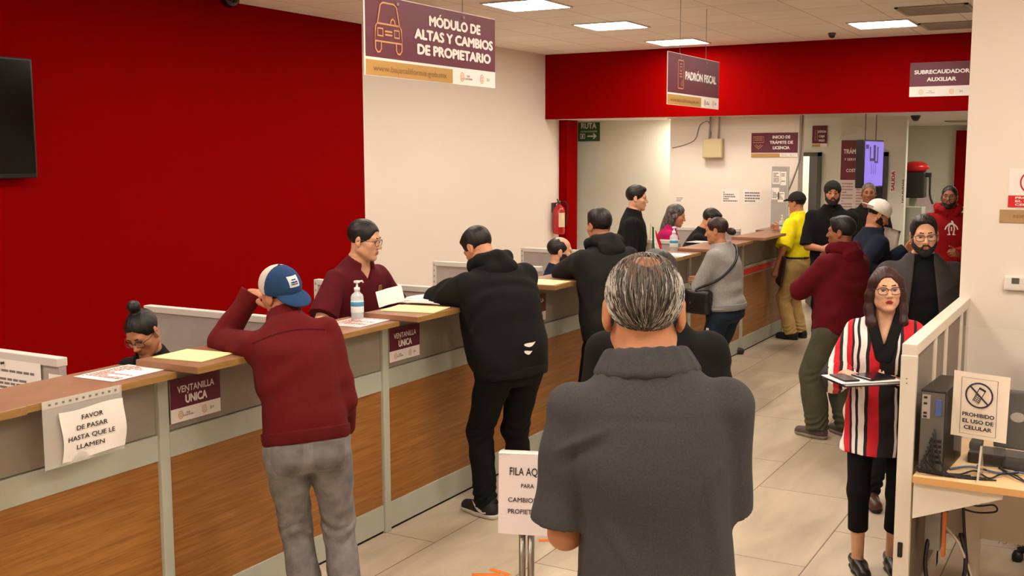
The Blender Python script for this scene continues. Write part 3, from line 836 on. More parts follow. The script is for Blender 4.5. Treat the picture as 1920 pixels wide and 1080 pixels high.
def make_bottom(c, m=None, sit=False, fit=1.0, infl=.012, ankle=.045, fold=.003, rise=.14, r_ank=.058, belt=None, name='trousers', vox=None, crop=0.0, taper=1.0):
    k, Q, xr = c['k'], c['Q'], c['xr']; v = vox or c['vox']*1.1; rl = c['rl']; inf = infl*c['k']
    hw, db = c['hw'], c['db']
    sec = [q for q in c['secs']]
    def at(s): return [np.interp(s, [q[0] for q in sec], [q[i] for q in sec]) for i in (1,2,3,4)]
    L = []
    for s in (-.16, -.05, 0, rise*.6, rise):
        a, b, x, y = at(s); L.append((s, a+inf, b+inf, x, y))
    if not sit: L = [(-.235, c['hipx']+rl[0]*.66*fit, .070*c['db']+inf, 0, 0)] + L
    o = [('u', LOFT(L, Q, xr, 2.3), .01)]
    for g in c['leg']:
        A = g['A']+V3(0,0,(ankle-.048)*c['h']*0)
        an = g['K']+(g['A']-g['K'])*(1-crop) - (V3(0,0,.02*k) if crop == 0 else 0)
        o.append(('u', RC(g['H']-V3(0,0,.02*k), g['K'], (rl[0]+inf)*fit, (rl[1]+inf*1.1)*fit), .022))
        o.append(('u', RCC(g['K'], an, (rl[2]+inf*1.2)*fit, r_ank*k*taper, .0), .03))
    lo, hi = bbox_ops(o, .05)
    if fold:
        o.append(folds(fold*k, lo, hi, int(abs(c['Hc'][2]*999)), dirn=(.5,.3,1), freq=44, f2=21))
        for g in c['leg']:
            an = g['A']; l = an-V3(.12,.12,.06); h_ = an+V3(.12,.12,.14)
            def f(P, an=an): 
                z = (P[...,2]-an[2]); return -.006*k*np.sin(z*150+6*np.sin(P[...,0]*22)+P[...,1]*30)*np.clip(1-np.abs(z-.03)/.11, 0, 1)
            if crop == 0: o.append(('n', f, 0, l, h_))
            kn = g['K']; l = kn-.12; h_ = kn+.12
            def f2(P, kn=kn): 
                z = (P[...,2]-kn[2]); return -.004*k*np.sin(z*110+5*np.sin(P[...,0]*20))*np.clip(1-np.abs(z)/.11, 0, 1)*np.clip(-(P[...,1]-kn[1])/.05, 0, 1)
            o.append(('n', f2, 0, l, h_))
    b = sobj(name, o, v, m, c['root']); c['bottomops'] = o
    if belt:
        a0, b0, x0, y0 = at(rise); s2 = [(rise-.045, a0+inf*1.25, b0+inf*1.25, x0, y0), (rise+.01, a0+inf*1.25, b0+inf*1.25, x0, y0)]
        sobj('belt', [('u', LOFT(s2, Q, xr, 2.3), 0)], v, belt, b)
    c['bottom'] = b
    return b
def make_shoes(c, m=None, sole=None, l=.275, flat=False, logo=None, low=False, z=None):
    k = c['k']
    for g in c['leg']:
        M = Rz(g['yaw']); o0 = V3(g['A'][0], g['A'][1], g['A'][2]-.048*c['h'])
        def q(x, y, zz): return o0 + M@(V3(x, y, zz)*k)
        th = .028 if sole is not None else .012
        up = [('u', RC(q(0,-.045,.050), q(0,.05,.045), .040*k, .043*k), .01), ('u', RC(q(0,.05,.040), q(.0,.155,.034), .043*k, .036*k, ), .015)]
        if not flat and not low: up.append(('u', RCC(q(0,-.02,.05), q(0,-.015,.125), .046*k, .043*k), .02))
        if low: up += [('s', ELL(q(0,-.005,.085), V3(.034,.075,.034)*k, M), .006)]
        up.append(('i', PL(q(0,0,th*.7), V3(0,0,-1)), 0))
        u = sobj('shoe', up, .0055 if c['vox'] < .008 else .008, m, c['root'])
        so = [('u', RC(q(0,-.045,.03), q(0,.05,.03), .043*k, .047*k), .01), ('u', RC(q(0,.05,.03), q(0,.157,.03), .047*k, .038*k), .015), ('i', PL(q(0,0,th), V3(0,0,1)), 0), ('i', PL(q(0,0,0), V3(0,0,-1)), 0)]
        sobj('sole', so, .0055 if c['vox'] < .008 else .008, sole or mat('sole_black', (18,17,16), .6), u)
        if not flat and not low and c['vox'] < .008:
            bm = bmesh.new()
            for i in range(4):
                y = .035+.028*i; zz = .098-.0125*i
                tube(bm, [q(-.03,y,zz-.018), q(-.012,y+.004,zz-.001), q(.012,y+.004,zz-.001), q(.03,y,zz-.018)], .004*k, 5)
            obj('lace', bm, sole or m, u)
        if logo is not None:
            for sx in (-1, 1):
                bm = bmesh.new(); pl = []
                for t in np.linspace(0, 1, 9):
                    y = -.03+.12*t; zc = .040+.05*(1-t)**1.8*(1 if t < 2 else 0) - .008*math.sin(math.pi*t); wd = .017*math.sin(math.pi*min(1, .12+.88*(1-t)))*1.0+.001
                    pl.append((y, zc, wd))
                vs = []
                for y, zc, wd in pl:
                    rr = .0445 - .00002
                    vs.append((bm.verts.new(q(sx*(.0475-.018*max(0,(zc+wd-.06)/.05)), y*-1+.05, zc+wd*.5)), bm.verts.new(q(sx*(.0475-.018*max(0,(zc-.06)/.05)), y*-1+.05, zc-wd*.5))))
                for i in range(len(vs)-1):
                    bm.faces.new((vs[i][0], vs[i][1], vs[i+1][1], vs[i+1][0]))
                obj('side_mark', bm, logo, u)

def PRI(c, p0, p1, w0, w1, y0=-.01):
    """band on the front of the trunk between two points given as (right, up, .) from the neck base"""
    k = c['k']; Q3, XR, UP, FW = c['Q3'], c['XR'], c['UP'], c['FW']; a = np.array(p0)*k; b = np.array(p1)*k
    def f(P):
        q = P-Q3; u = np.stack([q@XR, q@UP], -1)-a; ba = b-a; t = np.clip((u@ba)/(ba@ba), 0, 1)
        return np.maximum(np.sqrt(((u-t[..., None]*ba)**2).sum(-1))-(w0+(w1-w0)*t)*k, -(q@FW-y0))
    return f, Q3-1, Q3+1
# ------------------------------------------------------------------ the room
def struct(o): o['kind'] = 'structure'; return o
def nodes(name):
    m = bpy.data.materials.new(name); m.use_nodes = True; _M[name] = m
    return m, m.node_tree, m.node_tree.nodes['Principled BSDF']
def floor_mat():
    m, nt, b = nodes('floor_tiles')
    N, Lk = nt.nodes, nt.links
    tc = N.new('ShaderNodeTexCoord'); mp = N.new('ShaderNodeMapping')
    mp.inputs['Rotation'].default_value = (0, 0, math.radians(90)); mp.inputs['Location'].default_value = (0.455, 0.10, 0)
    Lk.new(tc.outputs['Object'], mp.inputs[0])
    br = N.new('ShaderNodeTexBrick'); br.offset = 0.5; br.inputs['Scale'].default_value = 1.0
    br.inputs['Brick Width'].default_value = 1.2; br.inputs['Row Height'].default_value = 0.6; br.inputs['Mortar Size'].default_value = 0.0035
    br.inputs['Mortar Smooth'].default_value = 0.2; br.inputs['Bias'].default_value = 0
    br.inputs['Color1'].default_value = rgb((208,192,168)); br.inputs['Color2'].default_value = rgb((198,181,157)); br.inputs['Mortar'].default_value = rgb((118,102,84))
    Lk.new(mp.outputs[0], br.inputs['Vector'])
    n1 = N.new('ShaderNodeTexNoise'); n1.inputs['Scale'].default_value = 2.2; n1.inputs['Detail'].default_value = 6; n1.inputs['Distortion'].default_value = 0.6
    mp2 = N.new('ShaderNodeMapping'); mp2.inputs['Scale'].default_value = (2.2, .55, 1); Lk.new(tc.outputs['Object'], mp2.inputs[0]); Lk.new(mp2.outputs[0], n1.inputs['Vector'])
    cr = N.new('ShaderNodeValToRGB'); cr.color_ramp.elements[0].position = .35; cr.color_ramp.elements[1].position = .68
    cr.color_ramp.elements[0].color = (.74,.73,.71,1); cr.color_ramp.elements[1].color = (1.04,1.03,1.02,1)
    Lk.new(n1.outputs['Fac'], cr.inputs[0])
    mx = N.new('ShaderNodeMix'); mx.data_type = 'RGBA'; mx.blend_type = 'MULTIPLY'; mx.inputs[0].default_value = 1.0
    Lk.new(br.outputs['Color'], mx.inputs[6]); Lk.new(cr.outputs[0], mx.inputs[7]); Lk.new(mx.outputs[2], b.inputs['Base Color'])
    b.inputs['Roughness'].default_value = .38; b.inputs['Specular IOR Level'].default_value = .35
    bp = N.new('ShaderNodeBump'); bp.inputs['Strength'].default_value = .25; bp.inputs['Distance'].default_value = .003; bp.invert = True
    Lk.new(br.outputs['Fac'], bp.inputs['Height']); Lk.new(bp.outputs[0], b.inputs['Normal'])
    return m
def ceil_mat():
    m, nt, b = nodes('ceiling_tiles'); N, Lk = nt.nodes, nt.links
    tc = N.new('ShaderNodeTexCoord'); mp = N.new('ShaderNodeMapping'); mp.inputs['Location'].default_value = (.305-.04, .32, 0); Lk.new(tc.outputs['Object'], mp.inputs[0])
    br = N.new('ShaderNodeTexBrick'); br.offset = 0; br.inputs['Scale'].default_value = 1.0; br.inputs['Brick Width'].default_value = .61; br.inputs['Row Height'].default_value = .61
    br.inputs['Mortar Size'].default_value = .006; br.inputs['Bias'].default_value = 0
    br.inputs['Color1'].default_value = rgb((246,238,228)); br.inputs['Color2'].default_value = rgb((241,232,221)); br.inputs['Mortar'].default_value = rgb((206,194,180))
    Lk.new(mp.outputs[0], br.inputs['Vector']); Lk.new(br.outputs['Color'], b.inputs['Base Color']); b.inputs['Roughness'].default_value = .9; b.inputs['Specular IOR Level'].default_value = .1
    n = N.new('ShaderNodeTexNoise'); n.inputs['Scale'].default_value = 90; Lk.new(tc.outputs['Object'], n.inputs['Vector'])
    bp = N.new('ShaderNodeBump'); bp.inputs['Strength'].default_value = .2; bp.inputs['Distance'].default_value = .004; Lk.new(n.outputs['Fac'], bp.inputs['Height']); Lk.new(bp.outputs[0], b.inputs['Normal'])
    return m
def wood_mat(name, c1, c2, scale=(1.2,1.2,26), rough=.42):
    m, nt, b = nodes(name); N, Lk = nt.nodes, nt.links
    tc = N.new('ShaderNodeTexCoord'); mp = N.new('ShaderNodeMapping'); mp.inputs['Scale'].default_value = scale; Lk.new(tc.outputs['Object'], mp.inputs[0])
    n = N.new('ShaderNodeTexNoise'); n.inputs['Scale'].default_value = 2.4; n.inputs['Detail'].default_value = 7; n.inputs['Distortion'].default_value = .35; Lk.new(mp.outputs[0], n.inputs['Vector'])
    n2 = N.new('ShaderNodeTexNoise'); n2.inputs['Scale'].default_value = 9; n2.inputs['Detail'].default_value = 4; Lk.new(mp.outputs[0], n2.inputs['Vector'])
    ad = N.new('ShaderNodeMath'); ad.operation = 'ADD'; Lk.new(n.outputs['Fac'], ad.inputs[0]); Lk.new(n2.outputs['Fac'], ad.inputs[1])
    cr = N.new('ShaderNodeValToRGB'); cr.color_ramp.elements[0].position = .36; cr.color_ramp.elements[1].position = .64
    ml = N.new('ShaderNodeMath'); ml.operation = 'MULTIPLY'; ml.inputs[1].default_value = .5; Lk.new(ad.outputs[0], ml.inputs[0]); Lk.new(ml.outputs[0], cr.inputs[0])
    cr.color_ramp.elements[0].color = rgb(c1); cr.color_ramp.elements[1].color = rgb(c2)
    Lk.new(cr.outputs[0], b.inputs['Base Color']); b.inputs['Roughness'].default_value = rough
    return m
RED = mat('red_wall_paint', (136,0,0), .7, bump=.12, bscale=180, spec=.02)
WHITE = mat('white_wall_paint', (236,224,211), .75, bump=.08, bscale=160, spec=.25)
GREENW = mat('pale_wall_paint', (222,220,205), .75, bump=.08, bscale=160, spec=.25)
LX = -6.75
struct(boxo('floor', (-8.1,-3.0,-.12), (4.2,20.2,0), floor_mat()))
struct(boxo('ceiling', (LX-.2,-3.0,CEIL), (4.2,12.85,CEIL+.12), ceil_mat()))
struct(boxo('ceiling_rear', (-8.1,12.95,2.5), (4.2,20.2,2.6), mat('rear_ceiling', (222,214,204), .85)))
struct(boxo('wall_left', (LX-.2,-3.0,0), (LX,8.93,CEIL), RED))
struct(boxo('wall_left_white', (LX-.2,8.93,0), (LX,13.57,CEIL), WHITE))
struct(boxo('wall_behind', (LX-.2,-3.2,0), (4.2,-3.0,CEIL), WHITE))
struct(boxo('wall_right', (4.0,-3.0,0), (4.2,20.2,CEIL), WHITE))
struct(boxo('wall_near_right', (-.79,6.40,0), (4.0,6.52,CEIL), WHITE))
struct(boxo('wall_beam', (LX,12.85,2.5), (4.0,12.95,CEIL), RED))
struct(boxo('wall_column', (LX,13.25,0), (-6.63,13.57,2.5), RED))
struct(boxo('wall_recess', (-8.1,14.0,0), (-4.6,14.1,2.5), GREENW))
struct(boxo('wall_back', (-5.14,13.2,0), (-3.50,13.42,2.5), WHITE))
struct(boxo('wall_recess_side', (-8.1,13.4,0), (-8.0,14.0,2.5), GREENW))
# rear wall with two door openings
def wall_with_doors():
    bm = bmesh.new(); y0, y1 = 14.3, 14.42
    box(bm, (-4.6,y0,0), (-4.30,y1,2.5)); box(bm, (-4.30,y0,2.06), (-3.49,y1,2.5)); box(bm, (-3.49,y0,0), (-2.90,y1,2.5))
    box(bm, (-2.90,y0,2.06), (-2.665,y1,2.5)); box(bm, (-2.665,y0,0), (-2.46,y1,2.5))
    return struct(obj('wall_rear', bm, GREENW))
wall_with_doors()
struct(boxo('wall_far', (-4.6,19.5,0), (4.0,19.6,2.5), GREENW))
struct(boxo('wall_far_red', (-2.56,19.40,1.17), (-1.9,19.498,2.42), RED))
struct(boxo('wall_side_room', (-5.2,16.4,0), (-3.46,16.5,2.5), WHITE))
struct(boxo('wall_side_return', (-3.46,14.42,0), (-3.40,19.5,2.5), GREENW))
DFR = mat('door_frame_grey', (74,70,64), .45); DLEAF = mat('door_leaf_grey', (86,88,84), .5); DDARK = mat('door_leaf_dark', (44,38,38), .45)
def doorset(name, x0, x1, leafm, ang):
    t = bpy.data.objects.new(name, None); t.location = ((x0+x1)/2, 14.3, 0); link(t); t['kind'] = 'structure'
    cx = (x0+x1)/2
    bm = bmesh.new(); w = .05
    box(bm, (x0-cx,-.03,0), (x0-cx+w,.14,2.06)); box(bm, (x1-cx-w,-.03,0), (x1-cx,.14,2.06)); box(bm, (x0-cx,-.03,2.06-w), (x1-cx,.14,2.06))
    obj('door_frame', bm, DFR, t)
    wd = (x1-x0)-2*w
    lf = boxo('door_leaf', (-wd,0,.01), (0,.045,2.01), leafm, t, .003); lf.location = (x1-cx-w, .05, 0); lf.rotation_euler = (0,0,-math.radians(ang))
    bm = bmesh.new(); tube(bm, [(-wd+.07,-.03,1.0),(-wd+.16,-.03,1.0)], .01); tube(bm, [(-wd+.07,-.03,1.0),(-wd+.07,.01,1.0)], .012)
    obj('door_handle', bm, mat('handle_steel', (150,146,140), .3, 1.0), lf)
    return t
doorset('door_1', -4.30, -3.49, DLEAF, 66)
doorset('door_2', -2.90, -2.665, DDARK, 0)
SKIRT = mat('skirting_grey', (150,144,134), .6)
struct(boxo('baseboard_right', (-.79,6.385,0), (4.0,6.40,.09), SKIRT))
struct(boxo('baseboard_left', (LX,8.93,0), (LX+.012,13.25,.09), SKIRT))

# ---- ceiling lamps (the room's own lights, and a few unseen ones added for brightness)
LAMPM = bpy.data.materials.new('lamp_diffuser'); LAMPM.use_nodes = True; _b = LAMPM.node_tree.nodes['Principled BSDF']
_b.inputs['Base Color'].default_value = (1,1,1,1); _b.inputs['Emission Color'].default_value = LAMP_COL+(1,); _b.inputs['Emission Strength'].default_value = LAMP
LFR = mat('lamp_frame', (215,208,200), .5)
def lamp(x, y, z, label, group, s=.30):
    t = thing('ceiling_lamp', label, 'ceiling lamp', (x, y, z), 0, group)
    bm = bmesh.new()
    for a in ((-s,-s,s,-s+.02),(-s,s-.02,s,s),(-s,-s+.02,-s+.02,s-.02),(s-.02,-s+.02,s,s-.02)): box(bm, (a[0],a[1],-.012), (a[2],a[3],0))
    obj('lamp_frame', bm, LFR, t)
    bm = bmesh.new(); box(bm, (-s+.02,-s+.02,-.006), (s-.02,s-.02,-.001)); obj('diffuser', bm, LAMPM, t)
    return t
VL = {8.53: 'lit square ceiling lamp nearest the top edge, right of the car sign', 10.30: 'lit square ceiling lamp in the middle of the row over the counter', 12.16: 'lit square ceiling lamp above the tax register sign, by the red beam'}
for y in (-1.2, 1.3, 3.8, 6.3, 8.53, 10.30, 12.16):
    lamp(-4.66, y, CEIL, VL.get(y, 'square ceiling lamp out of view over the near counter'), 'ceiling lamps over the counter' if y > 8 else 'ceiling lamps above the view')
for y in (-.9, 1.6, 4.1, 6.4, 8.82, 11.57):  # unseen lamp next to the visible one is added to brighten the card-symbol sign
    lamp(-2.26, y, CEIL, 'lit square ceiling lamp standing alone beside the ceiling air grilles' if y > 9 else 'square ceiling lamp out of view over the waiting floor', 'ceiling lamps over the floor' if y > 9 else 'ceiling lamps above the view')
for x, y in ((1.4,.3), (1.4,3.6), (.18,1.6), (.18,4.55)):  # unseen lamps nearest the desk are added to brighten the right wall
    lamp(x, y, CEIL, 'square ceiling lamp out of view over the right desk', 'ceiling lamps above the view')
lamp(-5.05, 13.71, 2.5, 'ceiling lamp hidden behind the white wall of the recess', 'ceiling lamps above the view', .24)
lamp(-3.9, 15.5, 2.5, 'ceiling lamp in the side room behind the grey door', 'ceiling lamps above the view')
lamp(-1.2, 14.6, 2.5, 'ceiling lamp of the rear hall past the red beam', 'ceiling lamps above the view')
lamp(-.8, 17.9, 2.5, 'ceiling lamp of the far rear hall', 'ceiling lamps above the view')

# ---- air grilles, domes
GRM = mat('grille_metal', (176,166,152), .5); GRD = mat('grille_dark', (96,86,76), .8)
def grille(x0, x1, y0, y1, z, label):
    t = thing('air_grille', label, 'air vent', ((x0+x1)/2, (y0+y1)/2, z), 0, 'ceiling air grilles'); hx, hy = (x1-x0)/2, (y1-y0)/2
    bm = bmesh.new(); box(bm, (-hx,-hy,-.004), (hx,hy,-.001)); obj('grille_back', bm, GRD, t)
    bm = bmesh.new()
    for a in ((-hx,-hy,hx,-hy+.03),(-hx,hy-.03,hx,hy),(-hx,-hy,-hx+.03,hy),(hx-.03,-hy,hx,hy)): box(bm, (a[0],a[1],-.014), (a[2],a[3],0))
    obj('grille_frame', bm, GRM, t)
    bm = bmesh.new(); n = int((2*hy-.06)/.055)
    for i in range(n):
        y = -hy+.03+(i+.5)*(2*hy-.06)/n; box(bm, (-hx+.03,y-.012,-.012), (hx-.03,y+.012,-.005))
    obj('louvre', bm, GRM, t)
grille(-1.93, -1.32, 10.35, 10.96, CEIL, 'louvred ceiling air grille right of the lone lamp')
grille(-1.95, -1.34, 11.72, 12.33, CEIL, 'darker louvred ceiling air grille nearest the red beam')
grille(-2.35, -1.75, 16.6, 17.1, 2.5, 'small ceiling air grille in the rear hall')
def dome(x, y, z, r, label):
    t = thing('dome_camera', label, 'security camera', (x, y, z), 0, 'ceiling dome cameras')
    bm = bmesh.new(); lathe(bm, [(r*1.15,0),(r*1.15,-.02),(r,-.025)], n=20); obj('camera_base', bm, mat('dome_base', (70,66,62), .5), t)
    bm = bmesh.new(); lathe(bm, [(r,-.022),(r*.92,-.022-r*.45),(r*.6,-.022-r*.85),(.001,-.022-r)], n=20); obj('dome', bm, mat('dome_glass', (24,22,22), .12), t)
dome(-2.90, 12.15, CEIL, .035, 'small black dome camera on the ceiling before the red beam')
dome(-6.45, 6.78, CEIL, .085, 'dark dome camera at the top edge over the red wall')
dome(-2.33, 14.1, 2.5, .05, 'small dark dome camera under the rear ceiling by the white post')
# ------------------------------------------------------------------ the reception counter
WOODP = wood_mat('counter_wood', (136,84,30), (172,116,54), (1.0,.55,16))
LEDGE = wood_mat('ledge_wood', (130,88,62), (150,106,78), (1.0,.7,1.0), .38)
EDGE = wood_mat('ledge_edge', (142,104,52), (166,126,72), (1.0,.6,14), .45)
CGREY = mat('counter_grey_metal', (180,182,166), .5, var=.03)
CPAN = mat('counter_grey_panel', (150,140,126), .8, bump=.2, bscale=300, var=.04)
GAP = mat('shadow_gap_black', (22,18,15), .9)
PAPER = mat('paper_white', (240,232,224), .8); INK = mat('ink_black', (28,26,26), .7); INKG = mat('ink_grey', (120,112,110), .8); INKR = mat('ink_red', (170,60,60), .8)
YEL = mat('paper_yellow', (244,226,160), .75); MAR = mat('sign_maroon', (98,22,46), .5); GOLD = mat('sign_gold', (188,142,72), .55); SWHITE = mat('sign_white', (242,234,226), .55)
LGOLD = mat('line_gold', (214,150,92), .55); LGREY = mat('print_grey', (150,132,126), .7); TAPE = mat('clear_sleeve', (222,216,208), .25, alpha=.45)
FX = -3.42; P0 = 3.126; PS = 1.542
EY, EZ, EX = (0,1,0), (0,0,1), (1,0,0)
ord_ = {-2: 'reception counter bay behind the camera', -1: 'wood fronted reception counter bay at the left edge, with the plastic sleeve notice', 0: 'wood fronted reception counter bay where the man in the cap leans', 1: 'wood fronted reception counter bay behind the man in the black hoodie', 2: 'wood fronted reception counter bay where the dark jacket man leans',
        3: 'wood fronted reception counter bay with the small flag and sanitiser', 4: 'wood fronted reception counter bay beside the woman in grey', 5: 'wood fronted reception counter bay with an orange red strip', 6: 'last reception counter bay, beside the man in yellow'}
for i in range(-2, 7):
    y0 = P0+PS*i; y1 = y0+PS if i < 6 else 12.95
    t = thing('reception_counter', ord_[i], 'counter', (FX, y0, 0), 0, 'reception counter bays')
    L = y1-y0
    boxo('post', (-.045,-.027,0), (.012,.027,1.143), CGREY, t, .006)
    boxo('kick_plate', (-.045,.027,.014), (0,L-.027,.155), CGREY, t, .002)
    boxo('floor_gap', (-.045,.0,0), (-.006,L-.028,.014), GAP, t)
    boxo('front_panel', (-.045,.027,.155), (-.007,L-.027,.785), WOODP, t)
    rl = boxo('middle_rail', (-.045,.027,.785), (0,L-.027,.893), CGREY, t, .003)
    boxo('upper_panel', (-.045,.027,.897), (-.010,L-.027,1.145), CPAN, t)
    if i < 6:
        lo = boxo('lower_ledge', (-.215,.73,1.145), (.120,L-.029,1.171), LEDGE, t, .002)
        boxo('ledge_edge', (.120,.73,1.1455), (.123,L-.029,1.1705), EDGE, lo)
        sup = boxo('raised_support', (-.045,.0,1.145), (-.005,.74,1.172), CPAN, t)
        hi = boxo('raised_ledge', (-.110,-.027,1.172), (.238,.74,1.200), LEDGE, t, .002)
        boxo('ledge_edge', (.238,-.027,1.1725), (.241,.74,1.1995), EDGE, hi)
    else:
        lo = boxo('lower_ledge', (-.33,-.02,1.145), (.120,L,1.171), LEDGE, t, .002); boxo('ledge_edge', (.120,-.01,1.1455), (.123,L,1.1705), EDGE, lo)
    boxo('work_surface', (-.26,.0,.72), (-.05,L-.028,.745), LEDGE, t, .003)
    if i == 5: boxo('red_strip', (.0,.04,.80), (.004,L-.25,.862), mat('strip_red', (222,48,30), .5), rl)
# window signs stuck on the counter
def brand_band(bm_txt, c, X, Y, N, w, h, mirror=False):
    """two small crests with their captions"""
    c = Vector(c); Xv = Vector(X)
    for u, s in ((-.26, ('BAJA','CALIFORNIA')), (.24, ('SH',))):
        cc = c+Xv*(u*w-.07*w)
        stroke(bm_txt, [(math.cos(a)*h*.24, math.sin(a)*h*.30) for a in np.linspace(0, 2*math.pi, 15)[:-1]], h*.05, X, Y, N, cc, .002, True, 1)
        stroke(bm_txt, [(math.cos(a)*h*.10, math.sin(a)*h*.16) for a in np.linspace(0, 2*math.pi, 11)[:-1]], h*.05, X, Y, N, cc, .002, True, 1)
        for j, q in enumerate(s):
            put_text(bm_txt, q, c+Xv*(u*w+.085*w)+Vector(Y)*(h*(.10-.2*j) if len(s) > 1 else 0), h*(.13 if len(s) > 1 else .24), X, Y, N, .01, None, .002, 1.0, 0)
def counter_sign(yc, label, w=.285, z0=.925, z1=1.105, x=FX+.003):
    t = thing('counter_sign', label, 'sign', (x, yc, z0), 0, 'window signs on the counter')
    h = z1-z0; w2 = w/2
    bm = bmesh.new(); box(bm, (-.001,-w2,0), (.0015,w2,h)); b = obj('sign_plate', bm, SWHITE, t)
    boxo('sign_header', (.0016,-w2,h*.33), (.003,w2,h), MAR, t)
    bm = bmesh.new()
    put_text(bm, 'VENTANILLA', (.003,0,h*.77), h*.155, EY, EZ, EX, .025, w*.74); put_text(bm, 'ÚNICA', (.003,0,h*.52), h*.19, EY, EZ, EX, .05, w*.44)
    obj('lettering', bm, SWHITE, t)
    bm = bmesh.new(); brand_band(bm, (.0016,0,h*.165), EY, EZ, EX, w*.95, h*.3); obj('crest_print', bm, [LGREY, LGOLD], t)
counter_sign(P0+.185, 'maroon counter window sign left of the man in the cap')
counter_sign(P0+PS+.185, 'maroon counter window sign left of the black hoodie man')
counter_sign(P0+2*PS+.16, 'maroon counter window sign half hidden right of the black hoodie man')
counter_sign(P0+6*PS-.12, 'dark maroon counter window sign beside the man in yellow', .22)
# ------------------------------------------------------------------ fabric dividers behind the counter
DFAB = mat('divider_fabric', (168,158,150), .95, bump=.3, bscale=500, var=.03); DTRIM = mat('divider_trim', (206,200,190), .5)
def divider(y, x0, x1, h, label, t_=.05):
    t = thing('office_divider', label, 'office divider', (x0, y, 0), 0, 'fabric dividers behind the counter'); L = x1-x0
    boxo('fabric_panel', (.03,-t_/2+.008,.08), (L,t_/2-.008,h-.035), DFAB, t)
    boxo('top_rail', (0,-t_/2,h-.035), (L,t_/2,h), DTRIM, t, .004)
    boxo('end_post', (0,-t_/2,0), (.032,t_/2,h-.035), DTRIM, t, .004)
    boxo('base_rail', (.032,-t_/2,0), (L,t_/2,.08), DTRIM, t)
    bm = bmesh.new()
    for i in range(26): box(bm, (.012,-t_/2-.001,.12+i*.043), (.019,-t_/2+.002,.135+i*.043))
    obj('slot_strip', bm, INKG, t)
    return t
for y, lb, h in ((2.87, 'fabric divider nearest the left edge with papers pinned on it', 1.23), (4.15, 'grey fabric divider behind the seated woman with the bun', 1.23), (5.57, 'grey fabric divider behind the maroon polo clerk', 1.23), (6.97, 'grey fabric divider behind the bowed head of the black hoodie man', 1.23),
                 (8.36, 'grey fabric divider behind the bald bearded clerk', 1.23), (9.75, 'grey fabric divider before the man in profile', 1.23), (11.6, 'grey fabric divider behind the long haired woman in pink', 1.23)):
    divider(y, -4.62 if y > 3 else -5.0, -3.69, h, lb)
# papers pinned on the near divider
def sheet(name, c, X, Y, N, w, h, label, cat='paper', m=PAPER, rows=0, ink=INKG, group=None, thick=.0012, curl=0.0, seed=0, margin=.8, fill=.55):
    c, X, Y, N = Vector(c), Vector(X).normalized(), Vector(Y).normalized(), Vector(N).normalized()
    bm = bmesh.new(); n = 8; vs = []
    for j in range(n+1):
        for i in range(n+1):
            u, v = i/n-.5, j/n-.5
            z = curl*(math.sin(u*5+seed)*.4+(v*2)**2*.5*math.cos(seed)+(u*v)*1.2)*min(w, h)
            vs.append(X*u*w+Y*v*h+N*(thick+max(z, -thick*.3) if curl else thick))
    tv = [bm.verts.new(v) for v in vs]; bv = [bm.verts.new(v-N*thick) for v in vs]
    for j in range(n):
        for i in range(n):
            a = j*(n+1)+i; b = a+1; d = a+n+2; e = a+n+1
            bm.faces.new((tv[a], tv[b], tv[d], tv[e])); bm.faces.new((bv[a], bv[e], bv[d], bv[b]))
    def ring():
        r = [i for i in range(n+1)]+[(n+1)*(j+1)-1 for j in range(1, n+1)]+[(n+1)*n+i for i in range(n-1, -1, -1)]+[(n+1)*j for j in range(n-1, 0, -1)]
        return r
    r = ring()
    for i in range(len(r)):
        a, b = r[i], r[(i+1)%len(r)]
        bm.faces.new((tv[b], tv[a], bv[a], bv[b]))
    o = obj(name, bm, m, None, smooth=False); o.location = c
    if label: tag(o, label, cat, group)
    if rows:
        b2 = bmesh.new(); scribble(b2, N*thick, X, Y, N, w*margin, h*margin, rows, .0008+abs(curl)*.004, seed, fill); obj('print', b2, ink, o)
    return o
yd = 2.87-.026
NY = (0,-1,0)
sheet('pinned_paper', (-3.99,yd,1.10), EX, EZ, NY, .40, .20, 'large printed sheet pinned on the near divider', rows=9, seed=3, group='papers pinned on the near divider')
sheet('pinned_paper', (-4.45,yd,1.08), EX, EZ, NY, .30, .20, 'printed sheet pinned on the near divider at the left edge', rows=6, seed=5, group='papers pinned on the near divider')
s_ = sheet('pinned_photo', (-3.70,yd,1.135), EX, EZ, NY, .085, .062, 'small picture card pinned on the near divider by the counter', 'card', group='papers pinned on the near divider')
bm = bmesh.new(); quad(bm, (-.012,-.0015,-.008), EX, EZ, .035, .022, NY, .001, 0); quad(bm, (.022,-.0015,.002), EX, EZ, .02, .03, NY, .001, 1); obj('picture_print', bm, [mat('print_blue', (70,80,120), .7), mat('print_tan', (190,140,100), .7)], s_)
for px, pz in ((-4.02,1.185), (-4.11,1.19)):
    bm = bmesh.new(); lathe(bm, [(.001,0),(.006,.001),(.004,.006),(.007,.012),(.001,.014)], n=10)
    o = obj('push_pin', bm, mat('pin_dark', (60,52,52), .4)); o.location = (px, yd-.001, pz); o.rotation_euler = (math.radians(90), 0, 0)
    tag(o, 'push pin on the near divider, left of the pair' if px < -4.05 else 'push pin on the near divider, right of the pair', 'pin', 'push pins')
